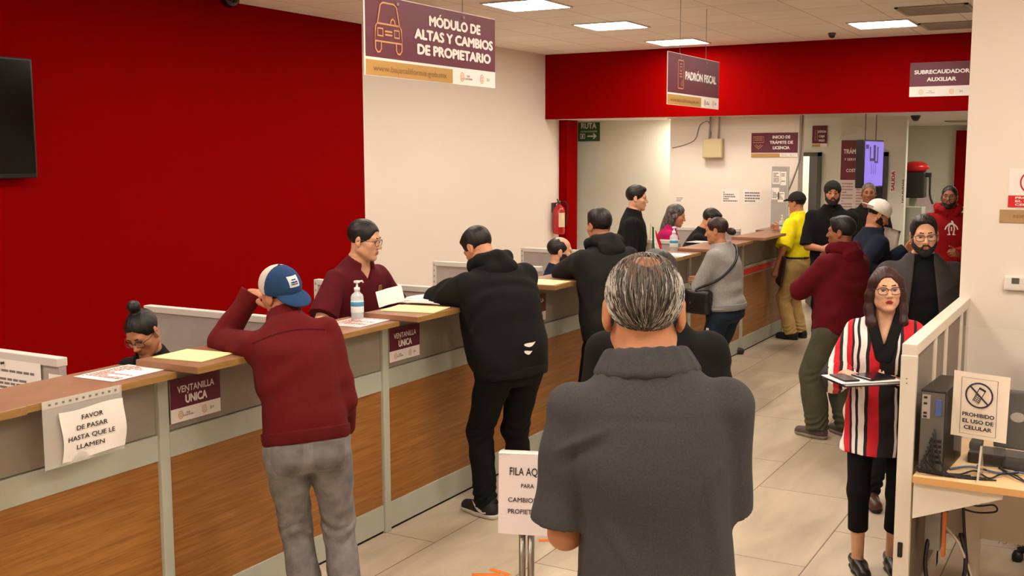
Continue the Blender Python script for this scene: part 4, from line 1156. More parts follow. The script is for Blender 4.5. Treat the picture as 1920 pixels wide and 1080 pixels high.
# metal ring stand and white jug behind the counter at far left
t = thing('desk_organizer', 'wire desk stand holding a clear bag at the left edge behind the counter', 'desk organiser', (-4.22, 2.62, .745))
bm = bmesh.new()
tube(bm, [(.10,0,0),(.10,0,.40)], .007, 8); tube(bm, [(-.16,0,.445),(-.02,0,.455),(.05,0,.405),(.14,0,.40)], .006, 8); tube(bm, [(-.18,0,.42),(.10,0,.375)], .004, 6); box(bm, (.02,-.08,0), (.18,.08,.012), .004)
obj('wire_frame', bm, mat('steel_dark', (110,104,102), .35, .8), t)
bm = bmesh.new(); lathe(bm, [(.02,.06),(.10,.09),(.115,.22),(.10,.33),(.05,.40),(.012,.43)], (-.09,0,0), 20); obj('clear_bag', bm, mat('bag_clear', (226,218,206), .25, alpha=.6), t)
bm = bmesh.new(); lathe(bm, [(.035,0),(.04,.02),(.034,.34),(.03,.36)], (.16,.03,.0), 16); obj('paper_roll', bm, PAPER, t)
# ------------------------------------------------------------------ things on the ledges
ZL, ZR = 1.1725, 1.2015
def flat_sheet(name, x, y, z, w, h, ang, label, cat, m=PAPER, rows=0, ink=INKG, group=None, curl=0.0, seed=1, thick=.0012, fill=.55):
    a = math.radians(ang); X = (math.cos(a), math.sin(a), 0); Y = (-math.sin(a), math.cos(a), 0)
    return sheet(name, (x, y, z), X, Y, EZ, w, h, label, cat, m, rows, ink, group, thick, curl, seed, .86, fill)
flat_sheet('printed_sheet', -3.47, 2.97, ZL, .215, .28, 2, 'printed form lying on the near ledge left of the yellow folder', 'paper', rows=14, ink=INKR, seed=9)
flat_sheet('yellow_folder', -3.375, 3.27, ZR, .25, .21, 6, 'yellow folder lying on the ledge left of the man in the cap', 'folder', YEL, thick=.004)
flat_sheet('printed_sheet', -3.46, 4.50, ZL, .215, .28, 3, 'printed form lying on the ledge in front of the sanitiser bottle', 'paper', rows=14, ink=INKR, seed=12)
flat_sheet('yellow_folder', -3.35, 4.87, ZR, .31, .23, 10, 'yellow folder lying on the ledge between the clerk and the black hoodie man', 'folder', YEL, thick=.004)
sheet('loose_paper', (-3.60,4.98,1.245), (.75,.6,.25), (-.45,.3,.8), (.35,-.75,.5), .15, .10, 'white paper standing up in a fold beside the yellow folder', curl=.18, seed=2)
for k_ in range(3):
    flat_sheet('document_stack', -3.47+.02*k_, 5.14+.03*k_, ZR+.004+.007*k_, .29, .21, 12-9*k_, ('lowest', 'middle', 'topmost')[k_]+' white document in the pile before the black hoodie man', 'paper', rows=6 if k_ == 2 else 0, curl=.03, seed=20+k_, thick=.006, group='documents before the black hoodie man')
flat_sheet('yellow_folder', -3.31, 6.32, ZR, .24, .26, 0, 'yellow folder on the ledge left of the dark jacket man', 'folder', YEL, thick=.004)
flat_sheet('printed_sheet', -3.30, 8.60, ZR, .22, .30, 4, 'white form on the ledge under the second sanitiser bottle', 'paper', rows=8, seed=7)
flat_sheet('printed_sheet', -3.66, 10.36, ZR-.03+.0005, .22, .30, 80, 'white paper on the far desk before the black haired clerk', 'paper', rows=6, seed=8)
def pump_bottle(x, y, z, s, label, liq, lab):
    t = thing('sanitiser_bottle', label, 'bottle', (x, y, z), 0, 'sanitiser bottles')
    bm = bmesh.new(); lathe(bm, [(.030*s,0),(.034*s,.004*s),(.034*s,.115*s),(.030*s,.128*s),(.014*s,.142*s),(.013*s,.150*s)], n=24); obj('bottle_body', bm, mat('bottle_clear', liq, .12, alpha=.55, spec=.6), t)
    bm = bmesh.new(); lathe(bm, [(.030*s,.006*s),(.031*s,.09*s),(.028*s,.092*s)], n=20); obj('gel', bm, mat('gel', (214,224,230), .2, alpha=.7), t)
    bm = bmesh.new(); lathe(bm, [(.0345*s,.035*s),(.0347*s,.0352*s),(.0347*s,.095*s),(.0345*s,.0952*s)], n=24); lb_ = obj('bottle_label', bm, mat('label_white', (228,232,236), .5), t)
    bm = bmesh.new(); lathe(bm, [(.0348*s,.068*s),(.0350*s,.0682*s),(.0350*s,.092*s),(.0348*s,.0922*s)], n=24); obj('label_band', bm, mat('label_blue', lab, .5), lb_)
    bm = bmesh.new(); lathe(bm, [(.0155*s,.148*s),(.0155*s,.166*s),(.006*s,.168*s),(.005*s,.19*s)], n=16); box(bm, (-.012*s,-.013*s,.19*s), (.012*s,.013*s,.203*s), .003*s); tube(bm, [(0,.01*s,.197*s),(0,.045*s,.196*s),(.002*s,.052*s,.187*s)], .0045*s, 8)
    obj('pump', bm, mat('pump_white', (238,234,228), .35), t)
pump_bottle(-3.54, 4.60, ZL, 1.0, 'clear pump bottle of sanitiser between the man in the cap and the clerk', (226,232,234), (70,150,190))
pump_bottle(-3.43, 8.93, ZR, 1.05, 'pump bottle of sanitiser with blue label by the small flag', (232,234,236), (60,150,200))
pump_bottle(-3.37, 12.10, ZL, .95, 'orange and white bottle on the far ledge at the hand of the man in yellow', (232,222,214), (214,110,60))
t = thing('table_flag', 'small green, white and red flag on a stand behind the counter', 'flag', (-3.80, 9.30, .745))
bm = bmesh.new(); lathe(bm, [(.045,0),(.045,.012),(.012,.02),(.010,.05)], n=16); obj('flag_base', bm, mat('flag_base_gold', (170,120,60), .5), t)
bm = bmesh.new(); tube(bm, [(0,0,.02),(.0,0,.67)], .004, 8); obj('flag_pole', bm, mat('pole_gold', (160,120,60), .4), t)
for k_, (cm, nm) in enumerate((((24,74,44), 'green'), ((236,228,218), 'white'), ((190,24,36), 'red'))):
    bm = bmesh.new(); n = 8; fr = []
    for q in range(n+1):
        v = q/n; z = .65-.25*v
        u0 = .012+.050*k_*(.35+.65*v); u1 = .012+.050*(k_+1)*(.35+.65*v)
        fr.append([bm.verts.new((u, .016*math.sin(u*70+v*2)+s*.0015, z-.06*u/.15*2*(1-v*.4))) for s in (-1, 1) for u in (u0, (u0+u1)/2, u1)])
    for q in range(n):
        a, b = fr[q], fr[q+1]
        for o_ in (0, 3):
            for j in (0, 1): bm.faces.new((a[o_+j], a[o_+j+1], b[o_+j+1], b[o_+j]))
        bm.faces.new((a[0], b[0], b[3], a[3])); bm.faces.new((a[2], a[5], b[5], b[2]))
    bmesh.ops.recalc_face_normals(bm, faces=bm.faces[:])
    obj('flag_stripe', bm, mat('flag_'+nm, cm, .8), t)['label'] = nm+' stripe'
# pens / clip on the far ledge
bm = bmesh.new(); tube(bm, [(-.06,0,0),(.06,.02,0)], .004, 6); tube(bm, [(-.02,-.02,.004),(.05,.03,.004)], .003, 6)
o = obj('pen_pair', bm, INK); o.location = (-3.40, 10.98, ZL+.004); bpy.data.objects.remove(o)
for k_, (dx, dy, a) in enumerate(((0,0,.3), (.04,.05,.9))):
    bm = bmesh.new(); tube(bm, [(-.07,0,.0),(.05,0,.0),(.068,0,0)], [.0045,.0045,.001], 8); o = obj('pen', bm, INK); o.location = (-3.42+dx, 10.98+dy, ZL+.0046); o.rotation_euler = (0,0,a)
    tag(o, ('pen on the far ledge, nearer the woman in grey', 'pen on the far ledge, nearer the man in yellow')[k_], 'pen', 'pens on the far ledge')
# plastic sleeve notice on the near ledge
t = thing('sleeve_notice', 'white notice in a clear sleeve hanging from the near ledge', 'notice', (FX+.128, 2.64, 1.17))
bm = bmesh.new(); box(bm, (0,-.175,-.245), (.0015,.175,.002)); obj('clear_sleeve', bm, TAPE, t)
bm = bmesh.new(); box(bm, (.0016,-.175,-.026), (.0024,.165,.003)); st = obj('sleeve_tape', bm, mat('tape_film', (226,220,206), .3, alpha=.7), t)
bm = bmesh.new()
for q in range(11): box(bm, (.0025,-.15+q*.029,-.017), (.0028,-.139+q*.029,-.009))
obj('binder_hole', bm, INKG, st)
def wavy(u, v): return .004+.010*(.5+.5*math.sin(v*4+1.2))*(.4+.6*abs(u)*2)+.006*math.sin(u*7)*(.5-v)
bm = bmesh.new(); n = 16; g = []
for j in range(n+1):
    g.append([bm.verts.new((wavy(i/n-.5, j/n-.5), (i/n-.5)*.285+.035+.006*math.sin(j/n*5), -.048-(1-j/n)*.185-.004*math.sin(i/n*6))) for i in range(n+1)])
for j in range(n):
    for i in range(n): bm.faces.new((g[j][i], g[j][i+1], g[j+1][i+1], g[j+1][i]))
ns = obj('notice_sheet', bm, PAPER, t, smooth=True)
bm = bmesh.new()
for q, (s, wd) in enumerate((('FAVOR', .094), ('DE PASAR', .135), ('HASTA QUE LE', .205), ('LLAMEN', .118))):
    put_text(bm, s, (.024,.03-.004*q,-.082-.036*q), .017, EY, EZ, EX, .012, wd)
for v in bm.verts:
    u = (v.co.y-.035)/.285; w_ = 1-(-.048-v.co.z)/.185
    v.co.x = wavy(u, w_-.5)+.002+(v.co.x-.0255)
obj('lettering', bm, INK, ns)
# ------------------------------------------------------------------ hanging and wall signs
def hang_sign(x, y0, y1, z0, z1, label, lines, icon, wires=True):
    t = thing('hanging_sign', label, 'sign', (x, (y0+y1)/2, z0), 0, 'hanging signs over the counter'); w = y1-y0; h = z1-z0
    boxo('sign_board', (-.006,-w/2,0), (0,w/2,h), SWHITE, t, .001)
    boxo('sign_header', (.0,-w/2+.006,h*.235), (.002,w/2-.004,h-.004), MAR, t)
    boxo('web_strip', (.0,-w/2+.006,.004), (.002,w*.13,h*.20), GOLD, t)
    bm = bmesh.new()
    for s, zc, hh, wd, yc in lines: put_text(bm, s, (.0025,yc*w,zc*h), hh*h, EY, EZ, EX, .06, wd*w)
    obj('lettering', bm, SWHITE, t)
    bm = bmesh.new(); put_text(bm, 'www.bajacalifornia.gob.mx', (.0025,-w*.185,h*.105), h*.075, EY, EZ, EX, .0, w*.53); obj('web_lettering', bm, mat('print_brown', (140,96,56), .6), t)
    bm = bmesh.new(); brand_band(bm, (.0005,w*.32,h*.11), EY, EZ, EX, w*.34, h*.2); obj('crest_print', bm, [LGREY, LGOLD], t)
    bm = bmesh.new(); icon(bm, w, h); obj('sign_icon', bm, LGOLD, t)
    for u in (-.28, .22):
        bm = bmesh.new(); tube(bm, [(-.003,u*w,h-.01),(-.003,u*w,CEIL-z0)], .0022, 6); obj('hanging_wire', bm, mat('wire_grey', (120,112,104), .5), t)
        bm = bmesh.new(); lathe(bm, [(.012,0),(.010,.006),(.001,.008)], (0,u*w,0), 10)
        for v in bm.verts: v.co = Vector((.002+v.co.z, v.co.y, h-.03+v.co.x))
        obj('sign_rivet', bm, LGREY, t)
    return t
def car_icon(bm, w, h):
    c = (.0025, -w*.345, h*.60); k = h*.30
    def st(p, cl=False, wd=.055): stroke(bm, [(a*k*1.28, b*k) for a, b in p], wd*k*1.3, EY, EZ, EX, c, .002, cl)
    st([(-.62,.15),(-.45,.95),(-.30,1.05),(.30,1.05),(.45,.95),(.62,.15)])
    st([(-.72,.05),(-.62,.18),(.62,.18),(.72,.05),(.76,-.55),(-.76,-.55)], True)
    for sg in (-1, 1):
        st([(sg*.76-sg*.02,-.55),(sg*.74,-.85),(sg*.62,-1.0),(sg*.50,-.98),(sg*.42,-.85),(sg*.42,-.55)])
        st([(sg*.60,-.02),(sg*.32,-.02),(sg*.32,-.32),(sg*.60,-.32)], True)
    for z in (-.11, -.25): st([(-.2,z),(.2,z)])
    st([(.10,.18),(.14,.36),(.24,.44),(.34,.36),(.38,.18)])
def id_icon(bm, w, h):
    c = (.0025, -w*.27, h*.60); k = h*.27
    def st(p, cl=False): stroke(bm, [(a*k*.8, b*k) for a, b in p], .07*k, EY, EZ, EX, c, .002, cl)
    st([(-.62,1),(.62,1),(.7,.9),(.7,-.9),(.62,-1),(-.62,-1),(-.7,-.9),(-.7,.9)], True); st([(-.2,.75),(.25,.75)]); st([(-.25,.55),(.25,.55),(.25,.25),(-.25,.25)], True); st([(-.35,.05),(.3,.05)]); st([(-.3,-.15),(.35,-.15)]); st([(.05,-.75),(.45,-.35),(.5,-.8)], True)
hang_sign(-3.4, 4.52, 5.82, 2.435, 2.845, 'large maroon hanging sign with a car symbol, nearest the camera', [('MÓDULO DE', .80, .125, .42, .155), ('ALTAS Y CAMBIOS', .605, .125, .64, .155), ('DE PROPIETARIO', .41, .125, .60, .155)], car_icon)
hang_sign(-3.4, 8.65, 9.95, 2.45, 2.885, 'maroon hanging sign with a card symbol, before the red beam', [('PADRÓN FISCAL', .60, .15, .62, .12)], id_icon)
def wall_sign(name, x0, x1, y, z0, z1, label, head, lines, gold=None, mh=None, icon=None, white=True, crest=True, group='maroon wall signs'):
    t = thing(name, label, 'sign', ((x0+x1)/2, y, z0), 0, group); w = x1-x0; h = z1-z0
    boxo('sign_board', (-w/2,-.008,0), (w/2,0,h), SWHITE, t, .001)
    boxo('sign_header', (-w/2,-.011,h*head), (w/2,-.008,h), mh or MAR, t)
    if gold: boxo('web_strip', (-w/2,-.011,0), (-w/2+w*gold,-.008,h*head*.8), GOLD, t)
    bm = bmesh.new()
    for s, zc, hh, wd, xc in lines: put_text(bm, s, (xc*w,-.0115,zc*h), hh*h, EX, EZ, NY, .045, wd*w)
    obj('lettering', bm, SWHITE, t)
    if crest:
        bm = bmesh.new(); brand_band(bm, (0 if not gold else w*.3,-.0085,h*head*.45), EX, EZ, NY, w*(.95 if not gold else .36), h*head*.8); obj('crest_print', bm, [LGREY, LGOLD], t)
    if icon: bm = bmesh.new(); icon(bm, w, h); obj('sign_icon', bm, LGOLD, t)
    return t
wall_sign('wall_sign', -2.20, -1.54, 12.848, 2.66, 3.03, 'maroon sign on the red beam at the right', .30, [('SUBRECAUDADOR', .72, .11, .86, 0), ('AUXILIAR', .50, .11, .46, 0)])
def lic_icon(bm, w, h):
    c = (-w*.34,-.0115,h*.70); k = h*.17
    def st(p, cl=False): stroke(bm, [(a*k, b*k) for a, b in p], .12*k, EX, EZ, NY, c, .002, cl)
    st([(-1.3,.8),(1.3,.8),(1.3,-.6),(-1.3,-.6)], True); st([(-1,.4),(1,.4)]); st([(-1,0),(1,0)]); st([(-.6,-1.1),(0,-1.7),(.6,-1.1)]); st([(-1,-1.3),(0,-2.2),(1,-1.3)])
YB = 13.198
def X_(px, y=YB): return None
wall_sign('wall_sign', -4.08, -3.51, YB, 2.005, 2.295, 'maroon sign for licence applications on the white rear wall', .17, [('INICIO DE', .82, .12, .38, .15), ('TRÁMITE DE', .60, .12, .50, .15), ('LICENCIA', .38, .12, .36, .15)], gold=.62, icon=lic_icon)
wall_sign('wall_sign', -3.62, -3.43, 14.297, 2.13, 2.40, 'small square maroon sign above the grey door', .16, [('LICENCIAS', .72, .10, .55, .15), ('CAJA', .50, .10, .40, .15), ('PAGO', .30, .10, .40, .15)], gold=.55, crest=False, icon=lambda bm, w, h: stroke(bm, [(-.3*w,-.25*h),(-.3*w,.25*h),(-.15*w,.25*h),(-.15*w,-.25*h)], .03*w, EX, EZ, NY, (0,-.0115,h*.55), .002, True))
# green route sign
t = thing('exit_route_sign', 'green evacuation route sign with arrow on the pale recess wall', 'sign', (-6.66, 13.997, 2.225)); 
boxo('sign_board', (-.17,-.006,0), (.17,0,.26), mat('sign_green', (50,86,40), .5), t)
bm = bmesh.new(); put_text(bm, 'RUTA', (0,-.0065,.215), .075, EX, EZ, NY, .05, .24); put_text(bm, 'DE EVACUACIÓN', (0,-.0065,.135), .022, EX, EZ, NY, .02, .25)
stroke(bm, [(-.02,.0),(.10,0)], .02, EX, EZ, NY, (0,-.0065,.07)); stroke(bm, [(.07,.035),(.115,0),(.07,-.035)], .018, EX, EZ, NY, (0,-.0065,.07))
stroke(bm, [(-.13,-.03),(-.13,.03),(-.06,.03),(-.06,-.03)], .014, EX, EZ, NY, (0,-.0065,.07), .0015, True); quad(bm, (-.095,-.0065,.07), EX, EZ, .03, .04, NY, .002)
obj('lettering', bm, mat('sign_pale', (216,222,190), .5), t)
# left wall television
t = thing('television', 'black flat television on the red wall at the left edge', 'television', (LX+.012, 4.36, 2.285))
bm = bmesh.new(); box(bm, (.045,-.70,-.40), (.085,.695,.415), .006); obj('television_case', bm, mat('tv_black', (16,15,16), .35), t)
bm = bmesh.new(); box(bm, (.0852,-.685,-.37), (.0862,.68,.40)); obj('screen', bm, mat('tv_screen', (10,9,10), .12, spec=.6), t)
bm = bmesh.new(); box(bm, (.0,-.2,-.15), (.045,.2,.15), .004); obj('wall_bracket', bm, mat('bracket_black', (20,20,20), .5), t)
# fire extinguisher
t = thing('fire_extinguisher', 'red fire extinguisher hanging on the wall beside the red column', 'fire extinguisher', (LX+.10, 13.06, .98))
bm = bmesh.new(); lathe(bm, [(.06,0),(.078,.012),(.08,.05),(.08,.31),(.066,.36),(.03,.39),(.028,.41)], n=24); obj('cylinder', bm, mat('extinguisher_red', (176,14,20), .25, coat=.4), t)
bm = bmesh.new(); tube(bm, [(0,0,.40),(0,0,.45)], .022, 12); tube(bm, [(-.01,-.02,.45),(.02,-.09,.47)], .009, 8); tube(bm, [(-.01,-.02,.43),(.02,-.08,.41)], .008, 8); obj('valve', bm, mat('valve_steel', (90,84,80), .35, .7), t)
bm = bmesh.new(); tube(bm, spline([(.02,.02,.43),(.09,.04,.42),(.10,.04,.30),(.085,.03,.12)], 6), .010, 8); obj('hose', bm, mat('hose_black', (22,20,20), .6), t)
bm = bmesh.new()
for i in range(6):
    a0, a1 = -1.15+.22*i, -1.15+.22*(i+1)
    vs = [bm.verts.new((.0812*math.cos(a), .0812*math.sin(a), z)) for a, z in ((a0,.10),(a1,.10),(a1,.29),(a0,.29))]; bm.faces.new(vs)
obj('label_plate', bm, mat('ext_label', (222,200,160), .6), t)
bm = bmesh.new(); box(bm, (-.1,-.03,.30), (-.06,.03,.42)); tube(bm, [(-.08,0,.40),(-.01,0,.43)], .008, 6); obj('wall_hook', bm, mat('valve_steel', (90,84,80), .35, .7), t)
# junction box with conduits
t = thing('junction_box', 'beige electrical box with two conduits on the white rear wall', 'electrical box', (-4.55, YB+.002, 1.99))
boxo('box_case', (-.125,-.09,0), (.125,0,.24), mat('box_beige', (190,172,132), .5), t, .008)
bm = bmesh.new(); box(bm, (-.115,-.096,.01), (.115,-.09,.23), .002); obj('box_cover', bm, mat('box_beige2', (198,180,140), .5), t)
bm = bmesh.new()
for x in (-.055, .06): tube(bm, [(x,-.045,.24),(x+.01,-.045,.508)], .012, 8)
obj('conduit', bm, mat('conduit_grey', (170,160,146), .5), t)
bm = bmesh.new(); tube(bm, spline([(-.555,-.006,.13),(-.38,-.008,.17),(-.25,-.008,.24),(-.20,-.008,.40),(-.13,-.008,.45),(-.07,-.03,.44),(-.04,-.03,.30),(-.05,-.05,.24)], 6), .005, 6); obj('wall_cable', bm, mat('cable_grey', (120,112,106), .6), t)
sheet('wall_paper', (-4.33, YB, 1.515), EX, EZ, NY, .235, .165, 'white printed sheet on the rear wall, left of the pair', rows=5, seed=4, group='printed sheets on the rear wall')
sheet('wall_paper', (-4.055, YB, 1.515), EX, EZ, NY, .235, .165, 'white printed sheet on the rear wall, right of the pair', rows=4, seed=6, group='printed sheets on the rear wall')
sheet('wall_paper', (-5.0, YB, 1.47), EX, EZ, NY, .11, .07, 'small faint label on the rear wall by the recess corner', rows=3, seed=16, group='printed sheets on the rear wall')
bm = bmesh.new(); tube(bm, spline([(-3.46,13.19,2.5),(-3.47,13.185,2.1),(-3.49,13.18,1.93),(-3.56,13.1,1.66),(-3.62,12.98,1.48)], 8), .009, 8)
o = obj('power_cable', bm, mat('cable_grey', (120,112,106), .6)); tag(o, 'cable running down the end of the white rear wall to the counter', 'cable')
# counter end screen with papers
t = thing('counter_screen', 'clear grey screen with pinned papers at the far end of the counter', 'screen', (-3.60, 12.93, 1.171))
boxo('screen_panel', (-.14,-.008,0), (.05,.008,.72), mat('screen_grey', (176,170,164), .3, alpha=.75), t)
boxo('screen_edge', (.05,-.012,0), (.062,.012,.72), CGREY, t)
for k_, (x, z, w, h) in enumerate(((-.085,.59,.09,.15), (-.09,.40,.09,.14), (.0,.58,.07,.16), (-.02,.36,.08,.12))):
    bm = bmesh.new(); box(bm, (x-w/2,-.0095,z-h/2), (x+w/2,-.0082,z+h/2)); p_ = obj('screen_paper', bm, PAPER, t)
    bm = bmesh.new(); scribble(bm, (x,-.0096,z), EX, EZ, NY, w*.8, h*.8, 6, .0006, 30+k_); obj('print', bm, INKG, p_)
# information banner on the rear wall
t = thing('information_banner', 'tall maroon and white price list banner under an arched clear cover', 'banner', (-3.085, 14.29, .55))
boxo('list_sheet', (-.16,-.006,0), (.16,0,1.36), mat('banner_pink', (226,210,206), .6), t)
boxo('banner_header', (-.16,-.010,1.16), (.16,-.006,1.66), mat('banner_maroon', (112,32,40), .55), t)
bm = bmesh.new(); put_text(bm, 'TRÁMITES', (0,-.0105,1.52), .055, EX, EZ, NY, .04, .26); put_text(bm, 'Y SERVICIOS', (0,-.0105,1.42), .03, EX, EZ, NY, .02, .24); put_text(bm, 'COSTOS', (0,-.0105,1.28), .04, EX, EZ, NY, .03, .18); obj('lettering', bm, SWHITE, t)
bm = bmesh.new(); scribble(bm, (-.07,-.0065,.58), EX, EZ, NY, .14, 1.1, 30, .001, 41, .5); obj('print', bm, mat('print_rose', (176,140,138), .7), t); bm = bmesh.new(); scribble(bm, (.09,-.0065,.58), EX, EZ, NY, .10, 1.1, 30, .001, 43, .5); obj('print', bm, mat('print_rose', (176,140,138), .7), t)
bm = bmesh.new(); n = 14; fr = []
for q in range(n+1):
    a = math.pi*q/n; fr.append([bm.verts.new((-.175*math.cos(a), -.03-.05*math.sin(a)*s, 1.67+.17*math.sin(a)*(.35+.65*s))) for s in (0,.5,1)])
for q in range(n):
    for j in (0,1): bm.faces.new((fr[q][j], fr[q][j+1], fr[q+1][j+1], fr[q+1][j]))
obj('arched_cover', bm, mat('cover_gloss', (214,208,200), .08, alpha=.5, spec=.8), t, smooth=True)
# hanging portrait screen
t = thing('hanging_screen', 'lit lilac screen hanging from the rear ceiling beside the banner', 'screen', (-2.72, 13.45, 1.92), math.radians(84))
boxo('screen_case', (-.37,-.05,-.28), (.37,.05,.28), mat('tv_black', (16,15,16), .35), t, .015)
SCR = mat('screen_lilac', (134,112,226), .4, emit=.75)
boxo('screen', (-.345,-.0525,-.262), (.345,-.0502,.262), SCR, t)
bm = bmesh.new()
for p in (((-.16,.20),(-.16,.05),(-.02,.05),(-.02,.22)), ((.02,.22),(.02,.02),(.12,.02),(.12,.2))): stroke(bm, p, .05, EX, EZ, NY, (0,-.0525,0))
for x in (-.10,-.02,.06): stroke(bm, [(x,0),(x,-.12)], .014, EX, EZ, NY, (0,-.0525,0))
stroke(bm, [(-.33,.20),(-.22,.20)], .05, EX, EZ, NY, (0,-.0525,0))
obj('screen_image', bm, mat('screen_purple', (60,16,92), .4, emit=.5), t)
for x in (-.2, .2):
    bm = bmesh.new(); tube(bm, [(x,0,.28),(x,0,.58)], .006, 6); obj('hanging_wire', bm, INKG, t)
# vertical red letters and other marks on the rear post
t = thing('red_strip_sign', 'narrow red lettered strip on the white rear post', 'sign', (-2.60, 14.297, 1.70)); boxo('sign_strip', (-.03,-.003,-.14), (.03,0,.14), SWHITE, t)
bm = bmesh.new(); put_text(bm, 'SALIDA', (0,-.0035,0), .04, EZ, (-1,0,0), NY, .05, .25); obj('lettering', bm, INKR, t)
t = thing('black_strip_sign', 'narrow black lettered strip on the edge of the white rear post', 'sign', (-2.478, 14.297, 1.58)); boxo('sign_strip', (-.014,-.003,-.17), (.014,0,.17), SWHITE, t)
bm = bmesh.new(); put_text(bm, 'NO FUMAR', (0,-.0035,0), .02, EZ, (-1,0,0), NY, .03, .30); obj('lettering', bm, INK, t)
t = thing('water_dispenser', 'black box with a red cap mounted high in the rear hall', 'dispenser', (-2.50, 15.3, 1.46), 0)
boxo('dispenser_body', (-.17,-.13,0), (.13,.13,.34), mat('disp_black', (34,32,32), .5), t, .02)
bm = bmesh.new(); lathe(bm, [(.12,.34),(.17,.39),(.16,.43),(.10,.47),(.02,.48)], n=20); obj('red_cap', bm, mat('disp_red', (196,20,26), .35), t)
bm = bmesh.new(); tube(bm, spline([(.12,0,.30),(.18,0,.28),(.19,0,.05),(.23,0,-.08)], 6), .014, 8); box(bm, (.12,-.03,.27), (.20,.03,.33), .006); obj('side_arm', bm, mat('disp_black', (34,32,32), .5), t)
boxo('stand_post', (-.06,-.06,-1.46), (.02,.06,0), CGREY, bpy.data.objects['water_dispenser'], .004)
t = thing('rear_divider', 'pale pink divider panel standing in the rear hall', 'office divider', (-2.48, 16.0, 0)); boxo('fabric_panel', (-.12,-.02,.05), (.11,.02,1.48), mat('divider_pink', (206,186,182), .9), t); boxo('panel_frame', (-.14,-.025,0), (-.12,.025,1.50), CGREY, t); boxo('panel_frame', (.11,-.025,0), (.13,.025,1.50), CGREY, t)
t = thing('rear_cabinet', 'tall grey metal cabinet just past the white rear post', 'cabinet', (-2.45, 14.85, 0)); boxo('cabinet_body', (-.16,-.15,0), (.14,.15,1.36), CGREY, t, .004); bm = bmesh.new(); tube(bm, [(.08,-.165,.7),(.08,-.165,1.15)], .012, 8); box(bm, (.07,-.165,.69), (.09,-.15,.71)); box(bm, (.07,-.165,1.14), (.09,-.15,1.16)); obj('cabinet_handle', bm, INK, t)
# ------------------------------------------------------------------ right side: near wall fittings
WY = 6.398
def prohibition(bm_ring, bm_ph, c, r, X, Y, N, lift=.0012):
    stroke(bm_ring, [(math.cos(a)*r, math.sin(a)*r) for a in np.linspace(0, 2*math.pi, 33)[:-1]], r*.14, X, Y, N, c, lift+.0006, True)
    stroke(bm_ring, [(-r*.7,r*.7),(r*.7,-r*.7)], r*.14, X, Y, N, c, lift+.0009)
    ca, sa = math.cos(-.42), math.sin(-.42)
    def ro(p): return (p[0]*ca-p[1]*sa, p[0]*sa+p[1]*ca)
    stroke(bm_ph, [ro((a*r, b*r)) for a, b in ((-.24,-.62),(.24,-.62),(.24,.62),(-.24,.62))], r*.07, X, Y, N, c, lift, True)
    Xv, Yv = Vector(X), Vector(Y)
    p = ro((0, .56*r)); stroke(bm_ph, [ro((-.24*r,.56*r)), ro((.24*r,.56*r))], r*.16, X, Y, N, c, lift)
    for i in range(3):
        for j in range(4):
            q = ro(((-.14+.14*i)*r, (-.52+.15*j)*r)); quad(bm_ph, Vector(c)+Xv*q[0]+Yv*q[1], X, Y, r*.10, r*.10, N, lift)
t = thing('no_phone_sign', 'white and red no phone sign on the right wall above the gold plate', 'sign', (-.455, WY, 1.75))
boxo('sign_plate', (-.115,-.003,0), (.115,0,.205), SWHITE, t); boxo('red_band', (-.115,-.004,0), (.115,-.003,.062), mat('band_red', (214,18,28), .5), t)
b1, b2 = bmesh.new(), bmesh.new(); prohibition(b1, b2, (0,-.003,.132), .058, EX, EZ, NY); obj('ban_ring', b1, mat('ring_red', (180,30,60), .5), t); obj('phone_symbol', b2, INK, t)
bm = bmesh.new()
for q, s in enumerate(('PROHIBIDO', 'EL USO DE', 'CELULARES')): put_text(bm, s, (0,-.0042,.050-.018*q), .011, EX, EZ, NY, .03, .16)
obj('lettering', bm, SWHITE, t)
t = thing('gold_plate', 'small gold name plate on the right wall under the no phone sign', 'sign', (-.44, WY, 1.666)); boxo('plate', (-.168,-.004,0), (.168,0,.070), mat('plate_gold', (176,140,98), .5), t, .001)
bm = bmesh.new(); put_text(bm, 'RESPETA LA FILA', (0,-.0045,.035), .014, EX, EZ, NY, .0, .2); obj('lettering', bm, mat('print_brown', (140,96,56), .6), t)
t = thing('thermostat', 'white thermostat with a dark display on the right wall', 'thermostat', (-.48, WY, 1.34)); boxo('thermostat_case', (-.088,-.028,-.035), (.088,0,.045), mat('thermo_white', (232,224,214), .45), t, .012)
boxo('display', (-.05,-.0295,.002), (-.012,-.0275,.034), mat('thermo_display', (92,92,80), .3), t); boxo('button', (.03,-.031,.012), (.045,-.028,.026), LGREY, t)
# low partition
PT = mat('partition_cream', (224,212,196), .5); PF = mat('partition_fabric', (140,128,118), .95, bump=.3, bscale=500, var=.04)
t = thing('low_partition', 'cream framed low partition running back to the right wall', 'partition', (-.763, 4.70, 0)); L = 1.70
for a, b in ((0, .8), (.8, L)): boxo('top_cap', (-.03,a+.001,1.20), (.03,b-.001,1.25), PT, t, .004)
boxo('end_post', (-.032,-.004,0), (.032,.03,1.203), PT, t, .004)
for k_, (a, b) in enumerate(((.03,.52), (.58,.86), (.92,1.40), (1.46,1.66))): boxo('fabric_panel', (-.018,a,.1), (.018,b,1.20), PF, t)
for a in (.52, .86, 1.40, 1.66): boxo('panel_post', (-.027,a,0), (.027,a+.06 if a < 1.6 else 1.70,1.20), PT, t, .003)
boxo('base_rail', (-.027,.03,0), (.027,1.66,.1), PT, t)
bm = bmesh.new(); box(bm, (-.014,-.0065,.335), (.006,-.0035,.40), .004); obj('cable_slot', bm, mat('slot_black', (20,18,18), .6), t)
